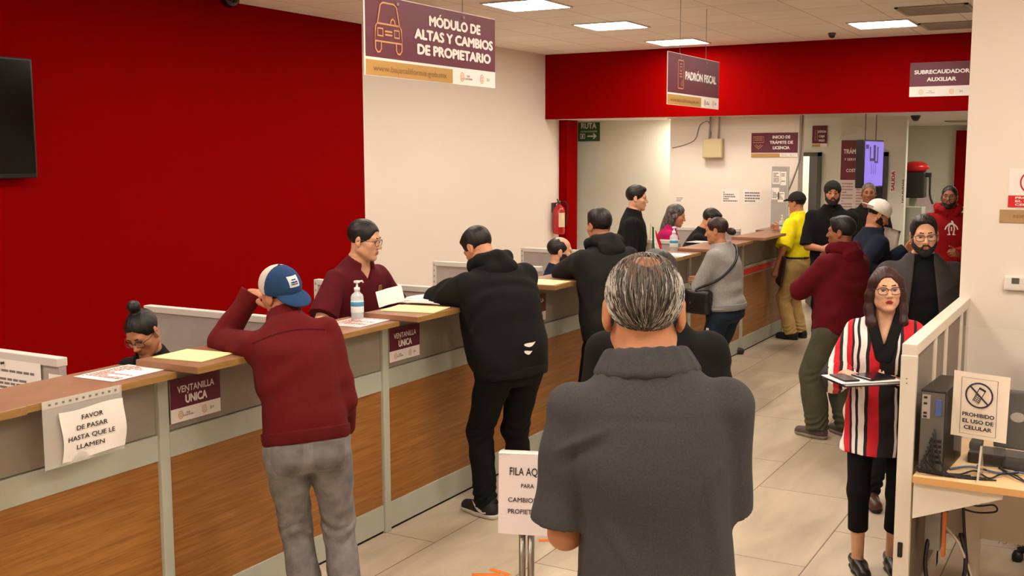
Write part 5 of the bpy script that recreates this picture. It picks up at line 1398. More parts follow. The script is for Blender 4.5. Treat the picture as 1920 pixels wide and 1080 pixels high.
bm = bmesh.new(); lathe(bm, [(.003,0),(.003,.002)], n=8); [setattr(v, 'co', Vector((v.co.x-.005, -.004-v.co.z, 1.105+v.co.y))) for v in bm.verts]; obj('screw', bm, INKG, t)
bm = bmesh.new(); lathe(bm, [(.003,0),(.003,.002)], n=8); [setattr(v, 'co', Vector((v.co.x-.005, -.004-v.co.z, 1.085+v.co.y))) for v in bm.verts]; obj('screw', bm, INKG, t)
# desk
DTOP = wood_mat('desk_maple', (226,186,136), (240,204,156), (1.2,14,1.2), .4); DEDGE = mat('desk_edge', (214,160,98), .5)
t = thing('office_desk', 'light maple office desk behind the low partition', 'desk', (-.72, 4.64, 0))
tp = boxo('desk_top', (0,.003,.682), (1.9,.75,.71), DTOP, t, .002); boxo('desk_edge', (0,-.001,.682), (1.9,.003,.7095), DEDGE, tp)
bm = bmesh.new(); vs = [bm.verts.new((x, y, z)) for y in (.03,.055) for x, z in ((0,.681),(.34,.681),(.34,.655),(0,.52))]
for f in ((0,1,2,3),(7,6,5,4),(0,4,5,1),(1,5,6,2),(2,6,7,3),(3,7,4,0)): bm.faces.new([vs[i] for i in f])
obj('desk_bracket', bm, PT, t)
boxo('modesty_panel', (.0,.72,.25), (1.9,.74,.68), PT, t); boxo('desk_leg', (.14,.62,0), (.20,.74,.68), PT, t); boxo('desk_leg', (1.7,.62,0), (1.76,.74,.68), PT, t); boxo('desk_leg', (1.7,.03,0), (1.76,.1,.68), PT, t)
# tower pc seen from the back
t = thing('desktop_computer', 'black desktop computer with its ports facing us on the maple desk', 'computer', (-.672, 4.70, .71), math.radians(-4))
boxo('computer_case', (-.04,.004,.0), (.06,.36,.355), mat('pc_black', (24,22,22), .45), t, .004)
boxo('back_plate', (-.036,0,.01), (.056,.004,.345), mat('pc_steel', (112,108,102), .4, .5), t)
boxo('power_supply', (-.032,-.003,.235), (.0,0,.335), mat('pc_psu', (176,168,158), .45, .3), t)
for z in (.325,.30,.26,.245): boxo('port', (-.026,-.0045,z-.006), (-.012,-.002,z+.003), INK, t)
for q in range(5): boxo('expansion_slot', (.004,-.003,.05+.022*q), (.05,-.0015,.062+.022*q), INK, t)
bm = bmesh.new(); box(bm, (.022,-.006,.25), (.046,-.001,.32), .002); obj('video_port', bm, mat('port_blue', (70,92,150), .5), t)
bm = bmesh.new()
r_ = random.Random(4)
for q in range(9):
    z = .04+.019*q; x = -.028+.006*q
    tube(bm, spline([(x,-.002,z),(x+.01,-.025,z-.01),(x+r_.uniform(-.02,.03),-.03,z*.5),(x+.03+r_.uniform(0,.05),-.02+.02*r_.random(),.012),(.10+.02*q,.03+.02*r_.random(),.006)], 5), .0032, 6)
obj('plugged_cable', bm, INK, t)
# cables on the desk
def desk_cable(pts, r, m, label):
    bm = bmesh.new(); tube(bm, spline(pts, 8), r, 6); o = obj('desk_cable', bm, m); tag(o, label, 'cable', 'cables on the maple desk')
BLU = mat('cable_blue', (82,104,140), .5); CBLK = mat('cable_black', (26,24,24), .5)
desk_cable([(-.60,4.80,.716),(-.52,4.86,.722),(-.42,4.83,.718),(-.32,4.86,.722),(-.18,4.78,.716),(.02,4.80,.716)], .005, BLU, 'blue cable lying across the maple desk')
desk_cable([(-.61,4.72,.714),(-.55,4.74,.716),(-.50,4.80,.722),(-.44,4.74,.715),(-.40,4.80,.722),(-.34,4.86,.722),(-.40,4.92,.720),(-.50,4.9,.72),(-.46,4.82,.726)], .0036, CBLK, 'tangled black cable beside the computer')
desk_cable([(-.42,4.92,.715),(-.34,4.80,.722),(-.28,4.72,.715),(-.20,4.70,.714),(-.14,4.76,.72),(-.2,4.88,.718)], .0032, CBLK, 'black cable looping in front of the monitor foot')
desk_cable([(-.40,4.84,.728),(-.32,4.75,.72),(-.22,4.67,.714),(-.12,4.68,.714),(-.05,4.74,.714)], .003, CBLK, 'thin black cable nearest the front edge of the desk')
# acrylic screen with the sign
ACR = mat('acrylic_clear', (236,240,240), .04, alpha=.04, spec=.5)
t = thing('acrylic_screen', 'clear acrylic screen standing on the maple desk', 'screen', (-.13, 4.75, .712))
boxo('acrylic_sheet', (-.452,-.002,.10), (.42,.002,.62), ACR, t)
for x in (-.345, .3):
    bm = bmesh.new(); vs = [bm.verts.new((x+dx, y, z)) for dx in (-.004,.004) for y, z in ((-.09,0),(.09,0),(.006,.13),(-.006,.13))]
    for f in ((0,1,2,3),(7,6,5,4),(0,4,5,1),(1,5,6,2),(2,6,7,3),(3,7,4,0)): bm.faces.new([vs[i] for i in f])
    obj('screen_foot', bm, mat('acrylic_foot', (228,216,196), .1, alpha=.55, spec=.6), t)
t = thing('phone_ban_notice', 'white paper notice banning phones taped to the acrylic screen', 'notice', (-.487, 4.745, 1.009), 0)
bm = bmesh.new(); n = 10; g = []
for j in range(n+1): g.append([bm.verts.new(((i/n-.5)*.212-(j/n-.5)*-.004, -.002-.008*math.sin(i/n*math.pi*1.3)*(j/n)-.006*(i/n)**2, (j/n-.5)*.272-(i/n-.5)*.012)) for i in range(n+1)])
for j in range(n):
    for i in range(n): bm.faces.new((g[j][i], g[j][i+1], g[j+1][i+1], g[j+1][i]))
ns = obj('notice_sheet', bm, mat('paper_cream', (238,222,204), .8), t, smooth=True)
c0 = Vector((-.004,-.016,0)); sx_ = Vector((1,0,-.055)).normalized()
bm = bmesh.new(); stroke(bm, [(-.068,.115),(.068,.115),(.068,-.118),(-.068,-.118)], .0022, sx_, EZ, NY, c0, .0005, True); obj('border_line', bm, INK, ns)
b1, b2 = bmesh.new(), bmesh.new(); prohibition(b1, b2, c0+Vector((0,0,.047)), .050, sx_, EZ, NY, .0008); obj('ban_ring', b1, mat('ink_navy', (46,38,52), .7), ns); obj('phone_symbol', b2, INK, ns)
bm = bmesh.new()
for q, (s, wd) in enumerate((('PROHIBIDO', .122), ('EL USO DE', .118), ('CELULAR', .106))): put_text(bm, s, c0+Vector((0,0,-.036-.027*q)), .0155, sx_, EZ, NY, .04, wd, .0008)
obj('lettering', bm, mat('ink_navy', (46,38,52), .7), ns)
# monitor seen from behind
MB = mat('monitor_back', (52,46,42), .5)
t = thing('computer_monitor', 'dark computer monitor turned away from us at the right edge', 'monitor', (-.29, 5.08, .71), math.radians(-6))
boxo('monitor_case', (-.17,-.03,.055), (.36,.02,.31), MB, t, .01); bm = bmesh.new(); lathe(bm, [(.03,0),(.03,.006)], n=16); [setattr(v, 'co', Vector((v.co.x-.075, -.030-v.co.z, .20+v.co.y*.7))) for v in bm.verts]; obj('monitor_mark', bm, mat('mark_silver', (170,160,150), .35), t)
bm = bmesh.new(); box(bm, (.0,.0,.01), (.07,.03,.20), .004); obj('monitor_neck', bm, MB, t)
bm = bmesh.new(); vs = [bm.verts.new((x, y, z)) for z in (.0,.012) for x, y in ((-.20,.05),(-.10,-.16),(.16,-.16),(.20,.12),(-.14,.14))]
bm.faces.new(vs[4::-1]); bm.faces.new(vs[5:]); [bm.faces.new((vs[i], vs[(i+1)%5], vs[5+(i+1)%5], vs[5+i])) for i in range(5)]; obj('monitor_foot', bm, MB, t)
sheet('yellow_note', (-.165,4.71,.7115), (.9,.3,0), (-.3,.9,0), EZ, .06, .06, 'small yellow note on the maple desk at the right edge', 'paper', YEL)
o = sheet('screen_note', (-.175,4.744,.955), EX, EZ, NY, .06, .22, 'white sheet taped on the acrylic screen at the right edge', 'paper'); 
# second computer parts behind the notice
t = thing('desktop_phone', 'dark desk telephone half hidden behind the phone notice', 'telephone', (-.47, 5.02, .71)); boxo('phone_base', (-.08,-.06,0), (.06,.08,.05), MB, t, .01); boxo('handset', (-.08,-.03,.05), (-.03,.07,.085), INK, t, .01)
# office chair back
t = thing('office_chair', 'black office chair whose round back shows above the monitor', 'chair', (-.13, 5.95, 0), math.radians(200))
sobj('backrest', [('u', ELL((0,-.22,.93), (.22,.05,.25)), 0)], .012, mat('chair_black', (30,28,30), .6), t)
sobj('seat', [('u', ELL((0,0,.48), (.25,.25,.05)), 0)], .012, mat('chair_black', (30,28,30), .6), t)
bm = bmesh.new(); tube(bm, [(0,-.05,.45),(0,-.25,.50),(0,-.27,.80)], .02, 8); tube(bm, [(0,0,.08),(0,0,.45)], .028, 10); obj('chair_column', bm, CBLK, t)
for a in range(5):
    bm = bmesh.new(); tube(bm, [(0,0,.10),(.28*math.cos(a*1.2566),.28*math.sin(a*1.2566),.055)], [.025,.018], 8); lathe(bm, [(.02,0),(.028,.012),(.028,.03),(.02,.05)], (.28*math.cos(a*1.2566),.28*math.sin(a*1.2566),0), 10); obj('leg', bm, CBLK, t)
# paper carton under the desk
t = thing('paper_carton', 'white grey and blue carton of copy paper under the maple desk', 'carton', (-.50, 6.02, 0), math.radians(4))
w, d, h = .36, .22, .27
boxo('carton_body', (-w/2,0,0), (w/2,d,h), mat('carton_white', (214,200,190), .7), t, .003)
boxo('grey_band', (-w/2+.002,-.0015,h*.52), (w*.20,-.0002,h*.86), mat('carton_grey', (158,146,132), .7), t); boxo('blue_band', (w*.20,-.0015,h*.52), (w/2-.002,-.0002,h*.86), mat('carton_blue', (30,62,132), .6), t)
boxo('carton_lid', (-w/2-.004,-.004,h*.86), (w/2+.004,d+.004,h+.03), mat('carton_lid', (206,192,186), .7), t, .003)
bm = bmesh.new(); put_text(bm, 'PAPERLINE', (.03,-.0006,h*.38), .026, EX, EZ, NY, .0, .24); put_text(bm, '75', (.02,-.0006,h*.14), .034, EX, EZ, NY, .0); put_text(bm, '20', (.11,-.0006,h*.14), .034, EX, EZ, NY, .0); obj('lettering', bm, LGREY, t)
bm = bmesh.new()
for x in (-.085,-.055): lathe(bm, [(.013,0),(.013,.001)], (x,0,0), 12)
for v in bm.verts: v.co = Vector((v.co.x, -.0004-v.co.z, h*.20+v.co.y))
obj('orange_mark', bm, mat('carton_orange', (222,136,70), .7), t)
bm = bmesh.new(); lathe(bm, [(.014,0),(.014,.0012)], (0,0,0), 12); [setattr(v, 'co', Vector((v.co.x*1.3+.09, -.0018-v.co.z, h*.50+v.co.y*.8))) for v in bm.verts]; obj('red_mark', bm, mat('carton_red', (178,30,30), .6), t)
bm = bmesh.new(); put_text(bm, 'COPY', (.02,-.0016,h*.68), .022, EX, EZ, NY, .03, .07); put_text(bm, 'PREMIUM', (.12,-.0016,h*.62), .012, EX, EZ, NY, .02, .07); put_text(bm, '75', (-.12,-.0016,h*.76), .02, EX, EZ, NY, 0); obj('band_lettering', bm, SWHITE, t)
# power strip and floor cables behind the partition
t = thing('power_strip', 'grey power box with an orange plug hanging under the maple desk', 'power strip', (-.66, 4.95, .36))
boxo('strip_body', (-.045,-.03,-.05), (.02,.04,.13), mat('strip_grey', (150,148,140), .5), t, .004); boxo('orange_plug', (.026,-.03,-.075), (.042,.0,.13), mat('plug_orange', (224,120,56), .5), t, .004); boxo('strip_top', (-.05,-.03,.13), (.05,.05,.15), CBLK, t, .004)
def hang_cable(pts, r, m, label):
    bm = bmesh.new(); tube(bm, spline(pts, 8), r, 8); o = obj('hanging_cable', bm, m); tag(o, label, 'cable', 'cables under the maple desk')
hang_cable([(-.69,4.93,.36),(-.69,4.88,.25),(-.66,4.85,.16),(-.60,4.85,.13),(-.54,4.87,.20),(-.53,4.90,.30),(-.56,4.94,.40)], .009, CBLK, 'thick black cable looping down under the maple desk')
hang_cable([(-.56,4.95,.62),(-.55,4.95,.45),(-.53,4.95,.28),(-.50,4.95,.12),(-.49,4.95,.01)], .006, CBLK, 'black cable hanging straight to the floor under the desk')
hang_cable([(-.62,4.93,.42),(-.57,4.90,.38),(-.53,4.90,.30),(-.50,4.92,.20),(-.47,4.96,.02)], .0055, mat('cable_cream', (206,190,176), .5), 'pale cable hanging under the maple desk')
hang_cable([(-.60,4.98,.58),(-.52,4.98,.52),(-.44,4.99,.53),(-.43,5.0,.50),(-.50,4.98,.49),(-.56,4.97,.50)], .004, CBLK, 'black cable looped behind the desk bracket')
hang_cable([(-.16,5.2,.62),(-.17,5.22,.45),(-.20,5.24,.30),(-.28,5.2,.19),(-.40,5.1,.08),(-.48,4.95,.012),(-.55,4.7,.006)], .006, mat('cable_violet', (52,42,60), .5), 'dark cable sagging in front of the paper carton')
t = thing('power_adapter', 'black adapter hanging at the right edge under the desk', 'adapter', (-.16, 5.2, .47)); boxo('adapter_body', (-.03,-.03,0), (.04,.03,.19), CBLK, t, .008)
t = thing('foot_rest', 'black foot rest on the floor at the bottom right corner', 'foot rest', (-.14, 5.05, 0)); boxo('rest_frame', (-.11,-.1,0), (.18,.02,.13), CBLK, t, .01); boxo('rest_plate', (-.09,-.06,.13), (.18,.10,.145), CBLK, t, .004)
# ------------------------------------------------------------------ queue post with sign
ZS = .575
t = thing('stanchion', 'steel queue post with a folded paper sign on top', 'stanchion', (-1.985, 3.62, 0), math.radians(20))
STEEL = mat('stanchion_steel', (176,168,158), .28, .9)
bm = bmesh.new(); lathe(bm, [(.17,0),(.17,.012),(.10,.03),(.03,.04)], n=28); obj('base', bm, mat('stanchion_base', (60,58,56), .4, .6), t)
for x in (-.014,.020):
    bm = bmesh.new(); tube(bm, [(x,.0,.03),(x,.0,.655)], .0135, 14); obj('post', bm, STEEL, t)
boxo('post_head', (-.04,-.03,.625), (.045,.03,.655), CBLK, t, .006)
bm = bmesh.new(); box(bm, (-.10,.012,.615), (.11,.018,.89)); obj('sign_back', bm, mat('paper_back', (220,208,198), .8), t)
bm = bmesh.new(); n = 6; g = []
for j in range(n+1):
    v = j/n; g.append([bm.verts.new(((i/n-.5)*.205+.012*(1-v)*0, -.045+.045*v*.6-.006*math.sin(i/n*3), ZS+.31*v)) for i in range(n+1)])
for j in range(n):
    for i in range(n): bm.faces.new((g[j][i], g[j][i+1], g[j+1][i+1], g[j+1][i]))
fs = obj('sign_sheet', bm, mat('paper_rose', (236,222,220), .8), t, smooth=True)
bm = bmesh.new(); box(bm, (-.103,-.022,.880), (.10,.018,.887)); obj('sign_fold', bm, mat('paper_back', (220,208,198), .8), fs)
SY = Vector((0,.087,1)).normalized(); SN = Vector((0,-1,.087)).normalized()
bm = bmesh.new()
for s, z, hh, wd in (('FILA AQUÍ', .820, .030, .14), ('PARA', .765, .016, .05), ('CAMBIOS DE', .71, .018, .15), ('PROPIETARIO', .665, .018, .15)):
    put_text(bm, s, (.012,-.045+.027*(z-ZS)/.31-.004,z), hh, EX, SY, SN, .01, wd, .003)
obj('lettering', bm, INK, fs)
# orange floor stickers
OR = mat('sticker_orange', (226,120,40), .6)
def sticker(x, y, a, label):
    bm = bmesh.new()
    stroke(bm, [(-.11,0),(.03,0)], .035, EX, EY, EZ, (0,0,0)); stroke(bm, [(-.02,.07),(.07,0),(-.02,-.07)], .035, EX, EY, EZ, (0,0,0), .0018)
    o = obj('floor_arrow', bm, OR); o.location = (x, y, 0); o.rotation_euler = (0,0,math.radians(a)); tag(o, label, 'floor sticker', 'orange floor arrows')
sticker(-2.60, 4.42, 30, 'orange arrow sticker on the floor left of the queue post')
sticker(-2.54, 5.00, 30, 'orange arrow sticker on the floor behind the queue post')
SK_T = mat('skin_tan', (190,128,92), .55, bump=.06, bscale=260, var=.08, vscale=25)
SK_L = mat('skin_light', (214,160,126), .55, bump=.06, bscale=260, var=.06, vscale=25)
SK_D = mat('skin_brown', (150,92,62), .55, bump=.06, bscale=260, var=.08, vscale=25)
def cloth(name, col, b=.35, sc=420, var=.10, vs=14, rough=.92): return mat(name, col, rough, bump=b, bscale=sc, var=var, vscale=vs, spec=.2)
BLACK = cloth('black_cotton', (21,20,20)); JEAN = cloth('dark_denim', (34,44,58), var=.2, vs=30)
GREY = cloth('heather_grey', (68,67,68), .3, 500, .14, 260)
def head_at(ctx): return ctx['Hc']
PEOPLE = {}
import time as _t
def P(key, *a, **k):
    t0 = _t.time(); PEOPLE[key] = person(*a, **k); print('person', key, round(_t.time()-t0, 1), flush=True)
only = None
# 1 man in a cap, elbow on the counter
P('capman', 'man in blue and white cap and maroon fleece leaning an elbow on the counter', (-2.913,3.49), 42, h=1.63, w=.95, lean=22, side=-9, poff=(-.04,-.02),
  head=(36,8,-8), vox=.0055,
  arms=(dict(hand=(-3.383,3.595,1.385), elbow=(-3.43,3.50,1.22), fdir=(.80,.48,.0), palm=(.2,.5,-.8), curl=(1.1,1.2,1.25,1.25), thumb=.2), dict(lhand=(.13,.24,.84), pole=(.12,-1,0), lfdir=(-.3,.4,-.8), curl=.6)),
  legs=((-.045,.03,6),(.115,-.03,-8)),
  top=dict(m=cloth('maroon_fleece', (94,16,18), .5, 400, .12, 160), infl=.024, hem=.04, fold=.0045, rib=cloth('maroon_fleece_rib', (86,14,16)), collar='polo', col_r=(.068,.086), col_z=.05, neckw=.070, name='sweater'),
  bottom=dict(m=cloth('grey_denim', (128,124,124), .4, 300, .25, 18), infl=.012, fold=.004, r_ank=.078, fit=1.0),
  shoes=dict(m=mat('shoe_dark', (40,36,34), .6), sole=mat('sole_white', (210,205,198), .6)), hair=dict(style='buzz'),
  cap=dict(m=cloth('cap_blue', (38,66,104)), back=True, mesh_panel=cloth('cap_mesh', (226,216,204), .8, 900, .15, 200), tilt=16, yaw=0))
# 2 black hoodie at the counter
P('hoodie', 'man in black hooded sweatshirt and black trousers bent over papers on the counter', (-2.98,5.22), 62, h=1.70, w=1.12, depth=1.15, belly=.03, lean=14, side=-5, poff=(.0,-.03),
  head=(12,42,0), headoff=(0,.05,-.03), vox=.006,
  arms=(dict(hand=(-3.44,5.42,1.23), wpole=(-.4,-1,-.25), fdir=(-.3,.9,0), palm=(0,0,-1)), dict(hand=(-3.42,5.62,1.23), wpole=(.5,.3,-1), fdir=(-.9,.2,0), palm=(0,0,-1))),
  legs=((-.11,.05,14),(.12,.0,-6)),
  top=dict(m=BLACK, infl=.034, hem=-.10, fold=.005, hood=True, rib=BLACK, name='hoodie', neckw=.072, loose=.02),
  bottom=dict(m=cloth('black_jersey', (17,16,17)), infl=.016, fold=.004, r_ank=.066),
  shoes=dict(m=mat('sneaker_black', (22,21,22), .7), sole=mat('sole_white', (210,205,198), .6), logo=mat('shoe_mark', (235,230,225), .5)), hair=dict(style='short', vol=1.2))
# 3 second dark hoodie
P('dark2', 'black haired man in dark hooded jacket leaning on the middle counter', (-2.98,6.62), 58, h=1.70, w=1.08, lean=10, head=(0,8,0), vox=.007,
  arms=(dict(hand=(-3.38,6.92,1.24), wpole=(-.5,-1,-.3), fdir=(-.2,.9,0), palm=(0,0,-1)), dict(hand=(-3.36,7.05,1.24), wpole=(.8,.3,-.8), fdir=(-.9,.2,0), palm=(0,0,-1))),
  top=dict(m=cloth('charcoal_jersey', (32,32,31)), infl=.03, hem=-.12, hood=True, rib=BLACK, name='hoodie', loose=.015), bottom=dict(m=cloth('black_jersey', (17,16,17)), r_ank=.07), shoes=dict(m=mat('shoe_dark', (40,36,34), .6)),
  hair=dict(style='short', vol=1.6))
# 4 foreground man
P('fore', 'grey haired man in dark grey polo shirt standing in front with his back turned', (-1.00,2.42), 22, h=1.80, w=.94, depth=1.12, belly=.03, head=(3,-2,0), vox=.0048, skin=SK_T, hs=1.10, neck=1.12, shdrop=.000, trap=.50, side=-3.5, poff=(.036,0), shx=1.10, headoff=(0,0,-.014), ear=1.08,
  arms=(dict(lhand=(-.13,.28,1.05), pole=(-.26,-1,-.1), lfdir=(.6,.6,0), lpalm=(.2,-.6,-.4)), dict(lhand=(.06,.33,1.14), pole=(.52,-1,-.1), lfdir=(-.6,.6,0), lpalm=(-.2,-.6,-.4))),
  top=dict(m=GREY, infl=.018, sleeve=.50, hem=-.14, sh_k=.022, ridges=(((-.23,-.19),(-.09,-.12),.008,.011), ((-.22,-.225),(-.10,-.155),-.006,.012), ((.13,-.22),(.16,-.52),.005,.014), ((.10,-.3),(.13,-.55),-.004,.014), ((-.10,-.105),(.12,-.115),-.0025,.012), ((-.15,-.30),(-.02,-.5),.004,.018), ((.19,-.19),(.12,-.27),.005,.012)), fold=.0036, collar='polo', col_r=(.086,.112), col_z=.044, col_zb=.008, neckw=.08, name='polo_shirt', sl_r=(.98,1.12,1), loose=.008, bare=True),
  bottom=dict(m=cloth('navy_chino', (36,38,48))), shoes=dict(m=mat('shoe_dark', (40,36,34), .6)), eyes=False,
  hair=dict(style='short', vol=1.0, nape=-.042, m=hair_mat('hair_salt', (40,34,30), (110,102,94), (230,60,26)), vox=.003, ops=lambda c: [('s', ELL(c['hp'](.004,-.035,.133), np.array([.038,.062,.03])*c['hs'], c['Rh']), .004)]))
# 5 person in front of him
P('front', 'black haired person in black jacket mostly hidden by the man in the grey polo', (-1.42,3.55), 30, h=1.70, w=1.05, vox=.008, top=dict(m=BLACK, infl=.03, name='jacket'), bottom=dict(m=JEAN), shoes=dict(m=mat('shoe_dark', (40,36,34), .6)), hair=dict(style='short', vol=2.0), eyes=False, arms=(dict(lhand=(-.14,.22,1.02), pole=(-.3,-1,0)), dict(lhand=(.14,.22,1.02), pole=(.3,-1,0))))
# 6 woman in grey sweatshirt
P('woman', 'woman in grey sweatshirt with hair in a low bun, arms folded at the counter', (-2.80,8.45), 82, h=1.545, fem=True, w=1.08, depth=1.12, hipw=1.1, lean=5, head=(10,10,0), vox=.006, skin=SK_T,
  arms=(dict(lhand=(.02,.27,.99), lelbow=(-.19,.13,1.0), lfdir=(1,-.1,-.1)), dict(lhand=(-.02,.24,1.03), lelbow=(.19,.13,1.0), lfdir=(-1,-.15,.05))),
  top=dict(m=cloth('grey_sweat', (150,146,142), var=.12, vs=80), infl=.03, hem=.02, rib=cloth('grey_sweat_rib', (142,138,134)), name='sweatshirt', fold=.006, neckw=.066), bottom=dict(m=JEAN, r_ank=.055, fit=1.05), shoes=dict(m=mat('shoe_dark', (40,36,34), .6)),
  hair=dict(style='ponybun', m=hair_mat('hair_brown', (46,26,20))))
# 7 yellow polo man
P('yellow', 'man in yellow polo shirt and dark cap at the far end of the counter', (-3.16,12.02), 72, h=1.62, w=1.02, head=(2,4,0), vox=.008, skin=SK_T,
  arms=(dict(hand=(-3.33,11.78,.80), wpole=(.3,-1,0), fdir=(-.2,.0,-1), curl=.8), dict(hand=(-3.42,12.25,1.21), wpole=(.9,.3,-.6), fdir=(-.7,.6,0), curl=.6)),
  top=dict(m=cloth('yellow_pique', (240,218,24)), infl=.018, sleeve=.56, hem=.10, collar='polo', name='polo_shirt', sl_r=(1.1,1.28,1)), bottom=dict(m=cloth('khaki_twill', (190,158,98)), infl=.016, rise=.15, r_ank=.075, fit=1.05, belt=mat('belt_black', (24,20,18), .5), fold=.005), shoes=dict(m=mat('shoe_black', (24,21,20), .5), sole=mat('sole_black', (18,17,16), .6)),
  hair=dict(style='buzz'), cap=dict(m=cloth('cap_dark', (38,36,30))))
# 8 maroon hoodie
P('maroon', 'man in maroon hooded sweatshirt and olive trousers standing with folded arms', (-1.76,7.88), 62, h=1.60, w=1.02, depth=1.05, lean=-2, head=(22,2,0), vox=.006, skin=SK_D,
  arms=(dict(lhand=(.03,.33,1.07), lelbow=(-.22,.20,1.05), lfdir=(1,-.15,-.1)), dict(lhand=(-.03,.30,1.11), lelbow=(.22,.18,1.05), lfdir=(-1,-.2,.05))),
  legs=((-.13,.06,12),(.10,-.02,-4)),
  top=dict(m=cloth('maroon_jersey', (92,9,22)), infl=.036, hem=-.11, hood=True, rib=cloth('maroon_rib', (80,8,18)), name='hoodie', loose=.02, fold=.005), bottom=dict(m=cloth('olive_twill', (78,76,58)), infl=.03, fit=1.12, r_ank=.088, fold=.006),
  shoes=dict(m=mat('shoe_taupe', (84,76,66), .7), sole=mat('sole_taupe', (150,138,122), .6)), hair=dict(style='short', vol=1.2))
# 9 black shirt bearded
P('black', 'bearded man in black shirt with a dark cap worn backwards facing us', (-2.69,11.5), 197, h=1.76, w=1.10, depth=1.1, vox=.008, skin=SK_T, face=dict(beard=1.3), hair=dict(style='buzz'), cap=dict(m=cloth('cap_dark', (38,36,30)), back=True, tilt=-8),
  arms=(dict(lhand=(-.06,.24,1.02), pole=(-.6,-1,-.5), lfdir=(.8,.3,.1)), dict(lhand=(.10,.30,1.08), pole=(.7,-1,-.5), lfdir=(-.8,.3,.1))),
  top=dict(m=BLACK, infl=.02, sleeve=.56, name='shirt', neckw=.07, collar='crew', sl_r=(1.0,1.08,1)), bottom=dict(m=BLACK), shoes=dict(m=mat('shoe_dark', (40,36,34), .6)))
# 10 grey haired man far
P('gray', 'grey haired man in black standing behind the white cap', (-2.55,12.6), 195, h=1.73, vox=.009, skin=SK_D, hair=dict(style='buzz', m=hair_mat('hair_salt_short', (70,64,58), (120,112,104))), top=dict(m=BLACK, sleeve=.56, name='shirt', collar='crew'), bottom=dict(m=JEAN), shoes=dict(m=mat('shoe_dark', (40,36,34), .6)))
# 11 white cap
P('white', 'man in white flat brimmed cap looking down at a sheet of paper', (-1.88,9.32), 305, h=1.66, lean=4, head=(-8,30,0), vox=.007, skin=SK_T, face=dict(beard=.7), hair=dict(style='buzz'),
  arms=(dict(hand=(-1.60,9.42,1.25), wpole=(.3,-.6,-1), fdir=(.6,.3,.3), curl=.6), dict(hand=(-1.68,9.18,1.08), wpole=(-.5,-.8,-.6), fdir=(.9,.2,.1), curl=.6)),
  top=dict(m=cloth('navy_jersey', (26,32,48)), infl=.028, name='jacket', neckw=.072), bottom=dict(m=cloth('grey_denim2', (70,72,78))), shoes=dict(m=mat('shoe_dark', (40,36,34), .6)), cap=dict(m=cloth('cap_white', (236,228,218), .2), style='flat', back=True, tilt=2))
def stripes():
    m = mat('striped_cloth', (200,20,34), .8, bump=.2, bscale=400); nt = m.node_tree; N, Lk = nt.nodes, nt.links; b = N['Principled BSDF']
    tc = N.new('ShaderNodeTexCoord'); sp = N.new('ShaderNodeSeparateXYZ'); Lk.new(tc.outputs['Object'], sp.inputs[0])
    nz = N.new('ShaderNodeTexNoise'); nz.inputs['Scale'].default_value = 5; Lk.new(tc.outputs['Object'], nz.inputs['Vector'])
    a = N.new('ShaderNodeMath'); a.operation = 'MULTIPLY_ADD'; a.inputs[1].default_value = .035; Lk.new(nz.outputs['Fac'], a.inputs[0]); Lk.new(sp.outputs['X'], a.inputs[2])
    r = N.new('ShaderNodeMapRange'); r.inputs[1].default_value = -.25+.0175; r.inputs[2].default_value = .25+.0175; Lk.new(a.outputs[0], r.inputs[0])
    cr = N.new('ShaderNodeValToRGB'); cr.color_ramp.interpolation = 'CONSTANT'; e = cr.color_ramp.elements
    R_, K_, W_ = (204,16,34), (20,16,20), (238,228,224)
    seq = [(-.25,K_),(-.225,W_),(-.21,K_),(-.185,R_),(-.145,K_),(-.132,R_),(-.085,K_),(-.07,W_),(-.058,K_),(-.02,K_),(.012,R_),(.062,K_),(.078,W_),(.104,K_),(.116,W_),(.132,K_),(.142,R_),(.165,W_),(.185,K_),(.20,R_),(.225,W_)]
    e[0].position = 0; e[0].color = rgb(seq[0][1]); e[1].position = .999; e[1].color = rgb(K_)
    for x, c in seq[1:]:
        q = e.new((x+.25)/.5); q.color = rgb(c)
    Lk.new(r.outputs[0], cr.inputs[0]); Lk.new(cr.outputs[0], b.inputs['Base Color'])
    return m
STRIPES = stripes()
# 12 suit man
P('suit', 'man with dark beard and glasses in charcoal blazer over black turtleneck', (-1.046,6.75), 196, h=1.685, w=1.08, depth=1.05, head=(0,4,3), vox=.0055, skin=SK_L, face=dict(beard=.7, glasses=True, gcol=(40,30,28)), hair=dict(style='short', vol=1.5, front=.020),
  legs=((-.10,.0,12),(.27,.26,10)),
  top=dict(m=cloth('black_knit', (15,15,16)), infl=.012, name='turtleneck', neckw=.050), bottom=dict(m=cloth('black_trouser', (22,22,24))), shoes=dict(m=mat('shoe_brown', (74,42,28), .4), sole=mat('sole_black', (18,17,16), .6)))
